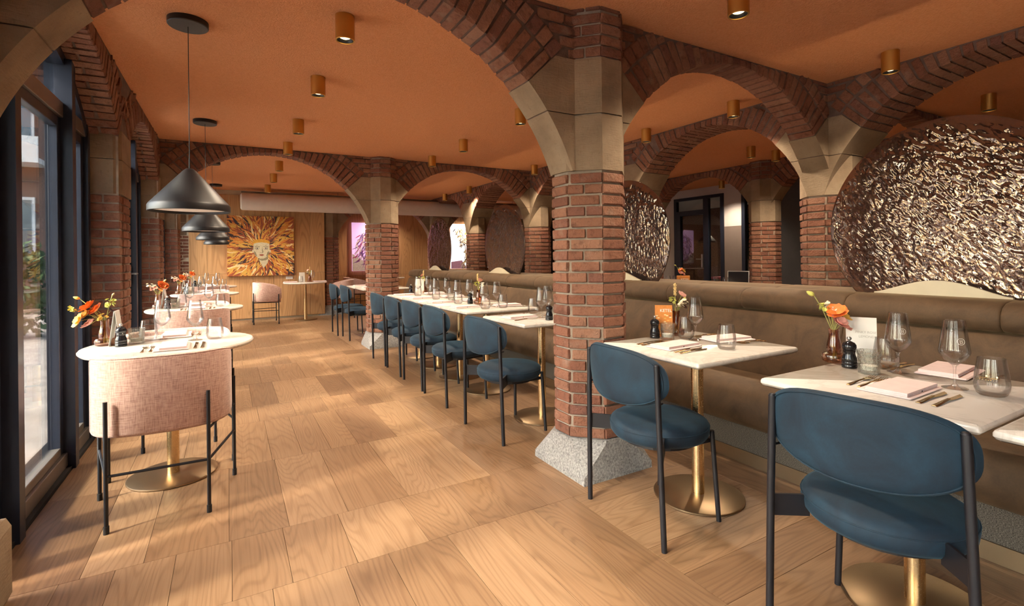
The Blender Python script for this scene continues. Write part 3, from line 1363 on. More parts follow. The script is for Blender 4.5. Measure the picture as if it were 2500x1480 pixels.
def disc_mesh():
    NR, NS = 170, 560
    vs, fs = [], []
    for side in (0, 1):
        for i in range(NR + 1):
            r = DR * (i / NR) ** .85
            for k in range(NS):
                a = 2 * PI * k / NS
                y, z = r * math.cos(a), r * math.sin(a)
                q = Vector((y * 22 + z * 10, z * 56 - y * 24, side * 9.0))
                h = noise.noise(q) * .0019 + noise.noise(q * 2.3) * .0006
                h += noise.noise(Vector((y * 9, z * 9, 3 + side))) * .005
                h -= .004 * max(0, noise.noise(Vector((y * 30, z * 30, 7)))) 
                edge = 1 - (i / NR) ** 14
                th = .012 * (.35 + .65 * edge)
                vs.append(((-th - h * edge) if side == 0 else (th + h * edge), y, z))
    ofs = (NR + 1) * NS
    for side in (0, 1):
        b = side * ofs
        for i in range(NR):
            for k in range(NS):
                k2 = (k + 1) % NS
                q = (b + i * NS + k, b + i * NS + k2, b + (i + 1) * NS + k2, b + (i + 1) * NS + k)
                fs.append(q if side == 0 else tuple(reversed(q)))
    for k in range(NS):
        k2 = (k + 1) % NS
        fs.append((NR * NS + k, NR * NS + k2, ofs + NR * NS + k2, ofs + NR * NS + k))
    me = bpy.data.meshes.new('glass_disc')
    me.from_pydata(vs, [], fs)
    me.materials.append(MATS['bronze_glass'])
    me.polygons.foreach_set('use_smooth', [True] * len(fs))
    return me


DM = disc_mesh()
hm = MB()
N = 24
poly = [(-.30 + .60 * k / N, .05 + .075 * math.sin(PI * k / N) ** 1.4) for k in range(N + 1)] + [(.30, 0), (-.30, 0)]
hm.prism(poly, lambda p: (-.090, p[0], p[1] - .425), lambda p: (-.070, p[0], p[1] - .425))
HM = hm.mats.append('cream_metal') or hm.mesh('holder')
for y, lb in ((1.21, 'largest rippled bronze glass disc, cut off by the photo edge, above the banquette'),
              (3.735, 'rippled bronze glass disc half hidden behind the middle brick column'),
              (6.22, 'rippled lilac-brown glass disc left of the middle column, the larger of two'),
              (8.73, 'smallest rippled purple glass disc at the far end of the banquette')):
    d = empty('glass_disc', (3.395, y, 1.365), label=lb, cat='glass disc', group='rippled glass discs on the banquette')
    g = link('disc_plate', DM, d)
    g.rotation_euler = (rnd.uniform(0, 6), 0, 0)
    link('holder', HM, d)
    m = MB()  # added uplight behind the holder, brightens disc and ceiling
    m.lathe([(0, -.40), (.028, -.40), (.030, -.372), (.026, -.372), (.024, -.392), (0, -.392)], 20, Matrix.Translation((.075, 0, 0)), cap=False)
    m.build('added_uplight_cup', 'black_metal', d)
    m = MB()
    m.lathe([(0, -.388), (.022, -.388), (.022, -.391), (0, -.391)], 16, Matrix.Translation((.075, 0, 0)))
    m.build('added_uplight_bulb', 'lamp_glow', d)
    ul = bpy.data.lights.new('added_uplight_beam', 'SPOT')
    ul.energy = 9.0
    ul.color = (1.0, .74, .46)
    ul.spot_size = R(130)
    ul.spot_blend = .8
    ul.shadow_soft_size = .06
    uo = bpy.data.objects.new('added_uplight_beam', ul)
    COL.objects.link(uo)
    uo.parent = d
    uo.location = (.075, 0, -.365)
    uo.rotation_euler = (PI, 0, 0)

# ------------------------------------------------------------------ chairs
def blue_chair():
    c = empty('dining_chair', (0, 0, 0))
    m = MB()
    m.lathe([(0, .372), (.19, .372), (.212, .378), (.224, .394), (.227, .415), (.226, .428), (.220, .445), (.200, .457), (.15, .464), (.08, .467), (0, .468)], 44, Matrix.Translation((.0, 0, 0)))
    st = m.build('seat', 'blue_velvet', c, 60)
    m = MB()
    m.tube([(.2265 * math.cos(2 * PI * k / 40), .2265 * math.sin(2 * PI * k / 40), .431) for k in range(41)], .0022, 6)
    m.build('seam', 'blue_velvet', st, True)
    m = MB()
    m.lathe([(.10, .352), (.17, .352), (.17, .374), (.10, .374)], 28)
    m.build('seat_frame', 'black_metal', c)

    def cx(t):           # curved back: centre bulges backwards
        return -.268 + .085 * t * t
    NA, NR_ = 56, 10
    vs, fs = [], []

    def pt(rho, a, side):
        n = 2.7
        ca, sa = math.cos(a), math.sin(a)
        k = (abs(ca) ** n + abs(sa) ** n) ** (-1 / n)
        t, h = rho * k * ca, rho * k * sa
        hh = h * (.128 if h > 0 else .130 * (1 - .12 * t * t))
        y = t * .262
        th = .026 * (1 - rho ** 5) ** .5 if rho < 1 else 0
        x = cx(t) + side * th
        nx = 1.0
        return (x - .02 * (hh + .0) / .128 * .5, y - side * th * (2 * .085 * t / .262) * .5, .688 + hh)
    for side in (-1, 1):
        for i in range(1, NR_ + 1):
            rho = math.sin(PI / 2 * i / NR_)
            for k in range(NA):
                vs.append(pt(rho, 2 * PI * k / NA, side))
        vs.append(pt(0.0001, 0, side))
    blk = NR_ * NA + 1
    for s in (0, 1):
        b = s * blk
        for i in range(NR_ - 1):
            for k in range(NA):
                k2 = (k + 1) % NA
                fs.append((b + i * NA + k, b + i * NA + k2, b + (i + 1) * NA + k2, b + (i + 1) * NA + k))
        for k in range(NA):
            fs.append((b + NR_ * NA, b + (k + 1) % NA, b + k))
    for k in range(NA):
        k2 = (k + 1) % NA
        fs.append(((NR_ - 1) * NA + k, (NR_ - 1) * NA + k2, blk + (NR_ - 1) * NA + k2, blk + (NR_ - 1) * NA + k))
    m = MB()
    m.add(vs, fs)
    br = m.build('backrest', 'blue_velvet', c, True)
    m = MB()
    m.tube([pt(.94, 2 * PI * k / 60, -1.12) for k in range(61)], .0026, 6)
    m.build('piping', 'blue_velvet', br, True)
    for sy in (-1, 1):
        m = MB()
        m.tube([(-.215, sy * .258, .0), (-.222, sy * .247, .42), (-.226, sy * .236, .76)], .0120, 12)
        m.lathe([(0, .76), (.0120, .76), (.009, .766), (0, .768)], 12, Matrix.Translation((-.226, sy * .236, -.001)))
        pp = m.build('rear_leg', 'black_metal', c, 40)
        for z in (.60, .735):
            m = MB()
            yy = sy * (.258 - .029 * z)
            m.tube([(-.225, yy, z), (-.19, yy - sy * .012, z)], .0055, 8)
            m.build('bolt', 'black_metal', pp)
        m = MB()
        a, b_ = Vector((-.214, sy * .252)), Vector((-.125, sy * .168))
        d = (b_ - a).normalized()
        nrm = Vector((-d.y, d.x)) * .004
        q = [a + nrm, b_ + nrm, b_ - nrm, a - nrm]
        m.prism([(p.x, p.y) for p in q], lambda p: (p[0], p[1], .362), lambda p: (p[0], p[1], .432))
        m.build('bracket', 'black_metal', c)
        m = MB()
        m.tube([(.178, sy * .190, 0), (.164, sy * .168, .41)], .0110, 12)
        m.build('front_leg', 'black_metal', c, 40)
        m = MB()
        m.box((.07, sy * .150 - .012, .355), (.160, sy * .150 + .012, .372))
        m.build('leg_plate', 'black_metal', c)
    return c


def pink_chair():
    c = empty('tub_chair', (0, 0, 0))
    HW, BD = .292, .275
    pts = []
    for k in range(5):
        pts.append((-HW, .20 - .20 * k / 5))
    for k in range(41):
        a = PI + PI * k / 40
        n = 2.9
        ca, sa = math.cos(a), math.sin(a)
        f = (abs(ca) ** n + abs(sa) ** n) ** (-1 / n)
        pts.append((HW * f * ca, BD * f * sa))
    for k in range(1, 6):
        pts.append((HW, .20 * k / 5))
    vs, fs = [], []
    NP = len(pts)
    sec_n = None
    for i, (x, y) in enumerate(pts):
        p0, p1 = Vector(pts[max(i - 1, 0)]), Vector(pts[min(i + 1, NP - 1)])
        d = (p1 - p0).normalized()
        nrm = Vector((-d.y, d.x))              # inward
        s = (y + BD) / (.20 + BD)
        zt = .778 - .105 * max(0, s - .15) ** 1.3
        zb = .415 + .05 * max(0, (s - .80) / .20) ** 2
        e = min(1.0, min(i, NP - 1 - i) / 2.5)
        rd = .42 + .58 * math.sqrt(e)
        zt -= (1 - rd) * .05
        zb += (1 - rd) * .03
        th = .052 * rd
        sec = []
        r = .016
        for (u, z) in ((0, zb + r), (r * .3, zb + r * .3), (r, zb), (th - r, zb), (th, zb + r), (th, (zb + zt) / 2), (th, zt - r), (th - r * .3, zt - r * .3), (th - r, zt), (r, zt), (r * .3, zt - r * .3), (0, zt - r), (0, (zb + zt) / 2)):
            q = Vector((x, y)) + nrm * (u + (.052 - th) * .5)
            sec.append((q.x, q.y, z))
        sec_n = len(sec)
        vs += sec
    for i in range(NP - 1):
        for k in range(sec_n):
            k2 = (k + 1) % sec_n
            fs.append((i * sec_n + k, i * sec_n + k2, (i + 1) * sec_n + k2, (i + 1) * sec_n + k))
    fs.append(tuple(range(sec_n)))
    fs.append(tuple(range((NP - 1) * sec_n, NP * sec_n)))
    m = MB()
    m.add(vs, fs)
    sh = m.build('shell', 'pink_fabric', c, 70)
    m = MB()
    m.tube([(vs[i * sec_n + 10][0], vs[i * sec_n + 10][1], vs[i * sec_n + 10][2]) for i in range(1, NP - 1)], .0028, 6)
    m.build('piping', 'pink_fabric', sh, True)
    m = MB()
    inner = [(x * .80, max(y * .80, -.22)) for x, y in pts]
    inner = [(-.235, .19)] + inner[5:-5] + [(.235, .19)]
    loops = [(.40, .96), (.408, 1.0), (.455, 1.0), (.470, .97), (.476, .90)]
    vs, fs = [], []
    n = len(inner)
    for z, s in loops:
        vs += [(x * s, y * s, z) for x, y in inner]
    for k in range(len(loops) - 1):
        for i in range(n):
            j = (i + 1) % n
            fs.append((k * n + i, k * n + j, (k + 1) * n + j, (k + 1) * n + i))
    fs += [tuple(range(n)), tuple(range((len(loops) - 1) * n, len(loops) * n))]
    m.add(vs, fs)
    m.build('seat_cushion', 'pink_fabric', c, 50)
    foot = []
    for sx in (-1, 1):
        for (x, y, top, nm) in ((.197, -.266, .588, 'rear_leg'), (.300, .150, .56, 'front_leg')):
            m = MB()
            m.tube([(sx * x, y, .0), (sx * x, y, top)], .0088, 10)
            lg = m.build(nm, 'black_metal', c, 40)
            m = MB()
            m.tube([(sx * x, y, 0), (sx * x, y, .035)], .0115, 10)
            m.build('foot_cap', 'black_rubber', lg, 40)
        m = MB()
        m.tube([(sx * .197, -.266, .255), (sx * .300, .150, .255)], .0065, 8)
        m.build('side_stretcher', 'black_metal', c)
        m = MB()
        m.tube([(sx * .197, -.266, .405), (sx * .300, .150, .405)], .0065, 8)
        m.build('seat_rail', 'black_metal', c)
    m = MB()
    m.tube([(-.197, -.266, .255), (.197, -.266, .255)], .0065, 8)
    m.build('rear_stretcher', 'black_metal', c)
    return c


BC, PC = blue_chair(), pink_chair()


def table(kind):
    t = empty('marble_table', (0, 0, 0))
    m = MB()
    if kind == 'round':
        m.lathe([(0, .722), (.385, .722), (.404, .727), (.412, .737), (.412, .743), (.406, .750), (.395, .752), (0, .752)], 64)
    else:
        hx, hy = kind
        loops = [(.722, .016), (.726, .006), (.733, .0), (.741, .0), (.748, .004), (.752, .013)]
        vs, fs = [], []
        for z, ins in loops:
            for k, (sx, sy) in enumerate(((-1, -1), (1, -1), (1, 1), (-1, 1))):
                for q in range(4):
                    a = PI + k * PI / 2 + q * PI / 6
                    vs.append((sx * (hx - .012) + (.012 - ins) * math.cos(a), sy * (hy - .012) + (.012 - ins) * math.sin(a), z))
        n = 16
        for k in range(len(loops) - 1):
            for i in range(n):
                j = (i + 1) % n
                fs.append((k * n + i, k * n + j, (k + 1) * n + j, (k + 1) * n + i))
        fs += [tuple(range(n)), tuple(range((len(loops) - 1) * n, len(loops) * n))]
        m.add(vs, fs)
    m.build('tabletop', 'marble', t, 35)
    sx = 0 if kind == 'round' else -.045
    sy = 0 if kind == 'round' else -.04
    M = Matrix.Translation((sx, sy, 0))
    m = MB()
    m.lathe([(.030, .012), (.030, .715)], 24, M)
    m.build('stem', 'brass_pole', t, 40)
    m = MB()
    m.lathe([(0, .0), (.213, .0), (.218, .003), (.218, .009), (.213, .012), (.032, .0145), (0, .0145)], 56, M)
    m.build('foot_plate', 'brass', t, 35)
    m = MB()
    m.box((sx - .13, sy - .13, .714), (sx + .13, sy + .13, .7225))
    m.build('mounting_plate', 'black_metal', t)
    return t


RT = table('round')
S1 = table((.365, .32))
S2 = table((.365, .302))
collect_kids()
st_b, st_p, st_r, st_s1, st_s2 = {}, {}, {}, {}, {}
SQ = [  # name, y, size, stool label, table label
    ('t0', .205, 1, None, 'marble table at the right photo edge, only its front corner in view'),
    ('t1', .865, 1, 'big blue velvet chair in the lower right corner, seen from behind', 'marble table with the pale lemonade card, nearest on the right'),
    ('t2', 1.785, 1, 'blue velvet chair just right of the middle brick column', 'marble table with the orange card, right of the middle column'),
    ('t3', 3.235, 1, 'blue velvet chair just left of the middle brick column', 'marble table partly hidden behind the middle column, left of it'),
    ('t4', 4.165, 2, 'second blue velvet chair left of the middle column', 'nearest table of the long joined marble row'),
    ('t5', 4.775, 2, 'third blue velvet chair left of the middle column', 'second nearest table of the long joined marble row'),
    ('t6', 5.385, 2, 'fourth blue velvet chair left of the middle column', 'third table of the long joined marble row'),
    ('t7', 5.995, 2, 'fifth blue velvet chair from the middle column, against the far column', 'last table of the long joined marble row'),
    ('t8', 7.88, 2, 'blue velvet chair left of the far column, the nearer of two', 'nearer marble table seen behind the far brick column'),
    ('t9', 8.50, 2, 'blue velvet chair left of the far column, the farther of two', 'farther marble table seen behind the far brick column'),
]
TX = 2.105
CY = dict(t1=(1.793, .80, 9.0), t2=(1.768, 1.725, -3.0), t3=(1.725, 3.105, 4.0), t4=(1.735, 4.035, .5), t5=(1.733, 4.63, 1.0), t6=(1.735, 5.26, -1.0), t7=(1.735, 5.86, 1.0), t8=(1.755, 7.84, 0), t9=(1.70, 8.43, -1))
for nm, y, sz, cl, tl in SQ:
    place(S1 if sz == 1 else S2, st_s1 if sz == 1 else st_s2, (TX, y, 0), 0, tl, 'table', 'square marble tables along the banquette')
    if cl:
        place(BC, st_b, (CY[nm][0], CY[nm][1], 0), R(CY[nm][2]), cl, 'chair', 'blue chairs facing the banquette')
RD_ = [('first', 3.43), ('second', 5.80), ('third', 8.16), ('fourth', 10.25)]
for i, (nm, y) in enumerate(RD_):
    place(RT, st_r, (-.285, y, 0), 0, '%s round marble table along the windows, counted from the front' % nm, 'table', 'round marble tables')
    place(PC, st_p, (-.285, y - .33, 0), R(-1.0), 'pink tub chair with its back to the camera at the %s window table' % nm if i else 'large pink tub chair in the left foreground with its back turned', 'chair', 'pink tub chairs')
    if i < 3:
        place(PC, st_p, (-.285, y + .205, 0), PI, 'pink tub chair on the far side of the %s window table' % nm, 'chair', 'pink tub chairs')
place(RT, st_r, (1.33, 10.75, 0), 0, 'round marble table before the oak wall, below the flame portrait', 'table', 'round marble tables')
place(PC, st_p, (.66, 10.62, 0), R(-90), 'sunlit pink tub chair before the oak wall, below the flame portrait', 'chair', 'pink tub chairs')
place(PC, st_p, (2.0, 10.70, 0), R(78), 'pink tub chair at the oak wall table, behind the two far blue chairs', 'chair', 'pink tub chairs')
place(PC, st_p, (2.55, 11.75, 0), R(-90), 'pink tub chair in the niche below the lilac lion picture', 'chair', 'pink tub chairs')
place(RT, st_r, (3.25, 11.75, 0), 0, 'round marble table in the niche behind the far column', 'table', 'round marble tables')

# ------------------------------------------------------------------ lamps
def spot_lamp():
    s = empty('ceiling_spotlight', (0, 0, 0))
    m = MB()
    m.lathe([(.040, .0), (.0525, .0), (.0525, -.138), (.050, -.140), (.046, -.140), (.044, -.118), (.0, -.118)], 32, cap=False)
    m.build('housing', 'spot_gold', s, 35)
    m = MB()
    m.lathe([(.0435, -.119), (.0435, -.136), (.036, -.128), (.030, -.1195)], 28, cap=False)
    m.build('baffle', 'black_metal', s, 35)
    m = MB()
    m.lathe([(0, -.128), (.018, -.126), (.029, -.1205)], 20, cap=False)
    m.build('bulb', 'lamp_glow', s, 60)
    return s


SP = spot_lamp()
collect_kids()
st_sp = {}
SPOTS = [(.58, 1.62, 'spotlight added before the near arch, above the photo edge'), (10.8, 8.0, 'spotlight added beyond the black glazed door'), (.585, 2.92, 'spotlight nearest the first pendant lamp, largest over the aisle'), (.60, 4.00, 'second spotlight in the row over the aisle'),  # first two are added lamps, brightening the near arch and the passage
         (.61, 5.32, 'third spotlight in the row over the aisle'), (.62, 6.42, 'fourth spotlight in the row, just before the middle arch'),
         (.63, 7.70, 'fifth spotlight in the row, first beyond the middle arch'), (.64, 8.88, 'sixth spotlight, second beyond the middle arch'),
         (.64, 10.25, 'last spotlight in the row, just above the white duct'),
         (2.38, 4.01, 'spotlight just left of the middle column capital'), (2.40, 5.36, 'second spotlight over the marble row, left of the middle column'),
         (2.41, 6.42, 'spotlight over the marble row above the far column'), (2.30, 1.66, 'big spotlight at the top photo edge, right of the middle column'),
         (3.95, 1.69, 'spotlight at the upper right, before the disc arch'), (3.96, 2.92, 'spotlight seen through the arch right of the middle column'),
         (3.97, 4.01, 'small spotlight right behind the middle column capital'), (4.02, 6.38, 'spotlight above the dark column left of the middle column'),
         (5.80, 1.74, 'spotlight above the largest glass disc, in the back room'), (5.83, 4.05, 'spotlight in the second nested arch of the back room'),
         (4.08, 8.86, 'spotlight above the far lilac disc'), (4.10, 10.16, 'farthest spotlight before the duct on the niche side'),
         (8.05, 6.20, 'spotlight above the black glazed door'), (2.42, 8.0, 'spotlight hidden behind the far arch crown'), (5.8, 6.3, 'spotlight deep in the back room bay'),
         (6.35, 4.05, 'spotlight added beside the bright back room column'),  # added lamp that brightens the back room column
         (3.2, 11.95, 'spotlight added inside the niche above the lilac picture'), (5.6, 11.95, 'spotlight added inside the niche above the gold picture')]  # both niche lamps are added to brighten wood and pictures
for x, y, lb in SPOTS:
    s = place(SP, st_sp, (x, y, ZC), 0, 'gold cylinder ' + lb, 'spotlight', 'gold ceiling spotlights')
    ld = bpy.data.lights.new('spot_beam', 'SPOT')
    ld.energy = SPOT_W
    ld.color = SPOT_COL
    ld.spot_size = R(125)
    ld.spot_blend = .9
    ld.shadow_soft_size = .03
    lo = bpy.data.objects.new('spot_beam', ld)
    COL.objects.link(lo)
    lo.parent = s
    lo.location = (0, 0, -.15)


def pendant():
    p = empty('pendant_lamp', (0, 0, 0))
    m = MB()
    m.lathe([(0, 1.745), (.018, 1.742), (.034, 1.728), (.196, 1.540), (.203, 1.528), (.203, 1.497), (.200, 1.495), (.198, 1.497), (.198, 1.524), (.191, 1.537), (.03, 1.722), (0, 1.730)], 56, cap=False)
    m.build('shade', 'pendant_black', p, 35)
    m = MB()
    m.lathe([(0, 1.515), (.197, 1.515), (.197, 1.511), (0, 1.511)], 48)
    m.build('diffuser', 'pendant_white', p, 35)
    m = MB()
    m.tube([(0, 0, 1.74), (0, 0, ZC - .03)], .0022, 6)
    m.build('cord', 'black_metal', p)
    m = MB()
    m.tube([(0, 0, 1.74), (0, 0, 1.80)], .004, 8)
    m.build('cord_grip', 'black_metal', p)
    m = MB()
    m.lathe([(0, ZC - .034), (.098, ZC - .034), (.102, ZC - .030), (.102, ZC), (0, ZC)], 44)
    m.build('ceiling_rose', 'pendant_black', p, 35)
    return p


PD = pendant()
collect_kids()
st_pd = {}
for y, lb in ((3.40, 'largest black cone pendant lamp, hanging in front on the window side'), (5.77, 'second black cone pendant lamp from the front'),
              (8.16, 'third black cone pendant lamp from the front'), (10.55, 'farthest black cone pendant lamp, beside the flame portrait')):
    place(PD, st_pd, (-.19, y, 0), 0, lb, 'pendant lamp', 'black cone pendant lamps')
place(PD, st_pd, (9.9, 8.05, 0), 0, 'black cone pendant lamp seen through the black glazed door', 'pendant lamp', 'black cone pendant lamps')

# fabric duct
m = MB()
prof = []
du = empty('air_duct', (0, 10.9, 2.33), label='long white fabric air duct hanging below the ceiling at the far wall', cat='duct')
M = Matrix.Rotation(PI / 2, 4, 'Y')
m.lathe([(0, .20), (.13, .205), (.160, .225), (.166, .25), (.166, 6.75), (0, 6.75)], 40, M)
m.build('fabric_tube', 'duct_fabric', du, 40)
m = MB()
m.box((.22, -.012, .17), (6.7, .012, .20))
m.build('hanging_rail', 'grey_aluminium', du)
for k in range(5):
    m = MB()
    m.tube([(.6 + 1.4 * k, 0, .20), (.6 + 1.4 * k, 0, .26)], .003, 6)
    m.build('wire', 'grey_aluminium', du)

# ------------------------------------------------------------------ pictures
def stroke(mb, p, ang, ln, wd, bend, y, r):
    """a flame-shaped brush stroke in the picture plane (x right, z up)"""
    n = 6
    L, Rr = [], []
    x, z = p
    a = ang
    for k in range(n + 1):
        t = k / n
        w = wd * math.sin(PI * min(1, t * .92 + .08)) ** .8 * (1 - .35 * t)
        nx, nz = -math.sin(a), math.cos(a)
        L.append((x + nx * w, y, z + nz * w))
        Rr.append((x - nx * w, y, z - nz * w))
        x += math.cos(a) * ln / n
        z += math.sin(a) * ln / n
        a += bend / n * math.sin(t * PI * 1.6 + .4)
    vs = L + Rr
    fs = [(k, k + 1, n + 1 + k + 1, n + 1 + k) for k in range(n)]
    mb.add(vs, fs)


def ellipse(mb, cx, cz, rx, rz, y, n=24, f=None):
    vs = [(cx + rx * math.cos(2 * PI * k / n), y, cz + rz * math.sin(2 * PI * k / n)) for k in range(n)]
    mb.add(vs, [tuple(range(n))])


def poly2(mb, pts, y):
    mb.add([(a, y, b) for a, b in pts], [tuple(range(len(pts)))])


def canvas(name, x0, x1, z0, z1, y, mt, label):
    c = empty(name, ((x0 + x1) / 2, y, z0), label=label, cat='picture')
    m = MB()
    w, h = (x1 - x0) / 2, z1 - z0
    m.box((-w, -.018, 0), (w, .03, h))
    m.build('canvas', mt, c)
    return c, w, h


def clip_build(mb, w, h, name, parent):
    me = mb.mesh(name)
    bm = bmesh.new()
    bm.from_mesh(me)
    for co, no in (((-w, 0, 0), (-1, 0, 0)), ((w, 0, 0), (1, 0, 0)), ((0, 0, .002), (0, 0, -1)), ((0, 0, h - .002), (0, 0, 1))):
        geom = bm.verts[:] + bm.edges[:] + bm.faces[:]
        bmesh.ops.bisect_plane(bm, geom=geom, plane_co=co, plane_no=no, clear_outer=True)
    bm.to_mesh(me)
    bm.free()
    return link(name, me, parent)


rp = random.Random(21)
pc, pw, ph = canvas('portrait_painting', -.025, 1.18, .885, 2.085, 11.27, 'paint_rust', 'square painting of a pale face with flame-coloured hair on the oak wall')
m = MB()
fc = (.0, ph * .46)
cols = ['paint_yellow', 'paint_orange', 'paint_rust', 'paint_dark', 'paint_cream', 'paint_yellow', 'paint_orange', 'paint_yellow']
yy = -.0185
for ring, (rr, cnt, ln, wd) in enumerate(((.86, 110, .36, .040), (.70, 110, .36, .040), (.56, 110, .32, .036), (.44, 105, .30, .032), (.34, 95, .28, .028), (.25, 80, .25, .025), (.18, 66, .22, .020))):
    for k in range(cnt):
        a = 2 * PI * (k + rp.random()) / cnt
        col = rp.choice(cols if ring < 3 else cols + ['paint_rust', 'paint_dark', 'paint_rust'])
        m.use(col)
        yy -= .000004
        stroke(m, (fc[0] + math.cos(a) * rr * .75, fc[1] + math.sin(a) * rr * .80), a + rp.uniform(-.35, .35), ln * rp.uniform(.6, 1.2), wd * rp.uniform(.35, .9), rp.uniform(-2.6, 2.6), yy, rp)
clip_build(m, pw, ph, 'painted_hair', pc)
m = MB()
y0 = -.0235
m.use('paint_skin')
poly2(m, [(-.06, .36), (.115, .36), (.120, .27), (.105, .21), (.03, .11), (-.005, .19), (-.04, .26)], y0)
m.use('paint_shade')
poly2(m, [(-.06, .345), (.115, .36), (.12, .30), (.07, .268), (.0, .262), (-.045, .285)], y0 - .0004)
face = [(-.142, .60), (-.146, .50), (-.138, .42), (-.115, .365), (-.075, .325), (-.03, .305), (.03, .305), (.075, .325), (.115, .365), (.138, .42), (.146, .50), (.142, .60), (.10, .64), (-.10, .64)]
m.use('paint_skin')
poly2(m, face, y0 - .001)
for sx in (-1, 1):
    m.use('paint_skin')
    ellipse(m, sx * .155, .455, .016, .034, y0 - .0006, 14)
    m.use('paint_cream')
    poly2(m, [(sx * .150, .40), (sx * .160, .40), (sx * .163, .31), (sx * .152, .31)], y0 - .0012)
    m.use('paint_shade')
    poly2(m, [(sx * .028, .545), (sx * .075, .566), (sx * .128, .548), (sx * .118, .538), (sx * .072, .552), (sx * .030, .535)], y0 - .0016)
    poly2(m, [(sx * .035, .508), (sx * .075, .534), (sx * .125, .520), (sx * .105, .490), (sx * .062, .486)], y0 - .0016)
    poly2(m, [(sx * .105, .43), (sx * .136, .46), (sx * .132, .40), (sx * .100, .35), (sx * .085, .36)], y0 - .0016)
    m.use('paint_white')
    poly2(m, [(sx * .045, .507), (sx * .075, .520), (sx * .108, .511), (sx * .078, .497)], y0 - .002)
    m.use('paint_dark')
    ellipse(m, sx * .077, .509, .012, .011, y0 - .0024, 12)
    ellipse(m, sx * .014, .428, .008, .005, y0 - .002, 10)
m.use('paint_shade')
poly2(m, [(.012, .55), (.026, .47), (.034, .432), (.014, .424), (.010, .47)], y0 - .0016)
m.use('paint_lip')
poly2(m, [(-.048, .380), (-.015, .395), (0, .391), (.015, .395), (.048, .380), (.020, .360), (-.020, .360)], y0 - .002)
m.use('paint_dark')
poly2(m, [(-.046, .381), (0, .3795), (.046, .381), (0, .3765)], y0 - .0024)
m.use('paint_band')
poly2(m, [(-.150, .60), (-.148, .655), (-.09, .688), (0, .70), (.09, .688), (.148, .655), (.150, .60), (.09, .622), (0, .632), (-.09, .622)], y0 - .002)
m.build('painted_face', None, pc).location.z = .04
m = MB()
m.use('paint_dark')
for k in range(9):
    poly2(m, [(-.12 + k * .03, .635), (-.118 + k * .03, .635), (-.118 + k * .03, .675), (-.12 + k * .03, .675)], y0 - .0023)
m.build('painted_band_lines', None, pc).location.z = .04
lb = empty('wall_label', (1.09, 11.292, .80), label='small white caption card below the flame portrait on the oak wall', cat='label')
m = MB()
m.box((-.065, -.002, 0), (.065, .008, .055))
m.build('card', 'paper', lb)
m = MB()
for k, w in enumerate((.05, .04, .045)):
    m.box((-w, -.0028, .012 + k * .013), (w, -.002, .016 + k * .013))
m.build('caption_lines', 'print_grey', lb)

pc, pw, ph = canvas('lion_picture', 2.58, 3.66, .905, 2.075, 12.34, 'lightbox_lilac', 'lilac picture of a purple shaggy-maned head behind the far column')
m = MB()
m.use('paint_white')
poly2(m, [(-pw, .0), (pw, 0), (pw, .10), (.1, .02), (-.1, .12), (-pw + .08, .36), (-pw, .42)], -.0188)
yy = -.019
for k in range(330):
    a = rp.uniform(0, 2 * PI)
    r = math.sqrt(rp.random())
    m.use(rp.choice(['paint_violet', 'paint_magenta', 'paint_white', 'paint_blue', 'paint_violet', 'paint_white', 'paint_lilac', 'paint_magenta']))
    yy -= .000005
    stroke(m, (-.05 + r * .40 * math.cos(a), .58 + r * .46 * math.sin(a)), rp.uniform(3.6, 5.2), .22 * rp.uniform(.5, 1.1), .018 * rp.uniform(.4, 1), rp.uniform(-1.8, 1.8), yy, rp)
clip_build(m, pw, ph, 'painted_mane', pc)
pc, pw, ph = canvas('gold_hair_picture', 5.13, 6.25, .91, 2.10, 12.34, 'lightbox_white', 'white picture of a gold sculpted figure between the glass discs')
m = MB()
m.use('paint_lilac')
poly2(m, [(-pw, .0), (-.1, 0), (-.25, .22), (-pw, .18)], -.0188)
m.use('paint_blue')
poly2(m, [(.02, .55), (.25, .30), (.30, .36), (.08, .70)], -.0189)
yy = -.019
for k in range(260):
    t = rp.random()
    cx = -.16 + .12 * math.sin(t * 4.0)
    wv = .20 if t > .55 else .10
    m.use(rp.choice(['paint_gold', 'paint_umber', 'paint_cream', 'paint_gold', 'paint_umber', 'paint_dark', 'paint_white']))
    yy -= .000005
    stroke(m, (cx + rp.uniform(-wv, wv), .06 + t * 1.02), rp.uniform(3.9, 5.4), .16 * rp.uniform(.5, 1.1), .015 * rp.uniform(.4, 1), rp.uniform(-2.5, 2.5), yy, rp)
clip_build(m, pw, ph, 'painted_figure', pc)

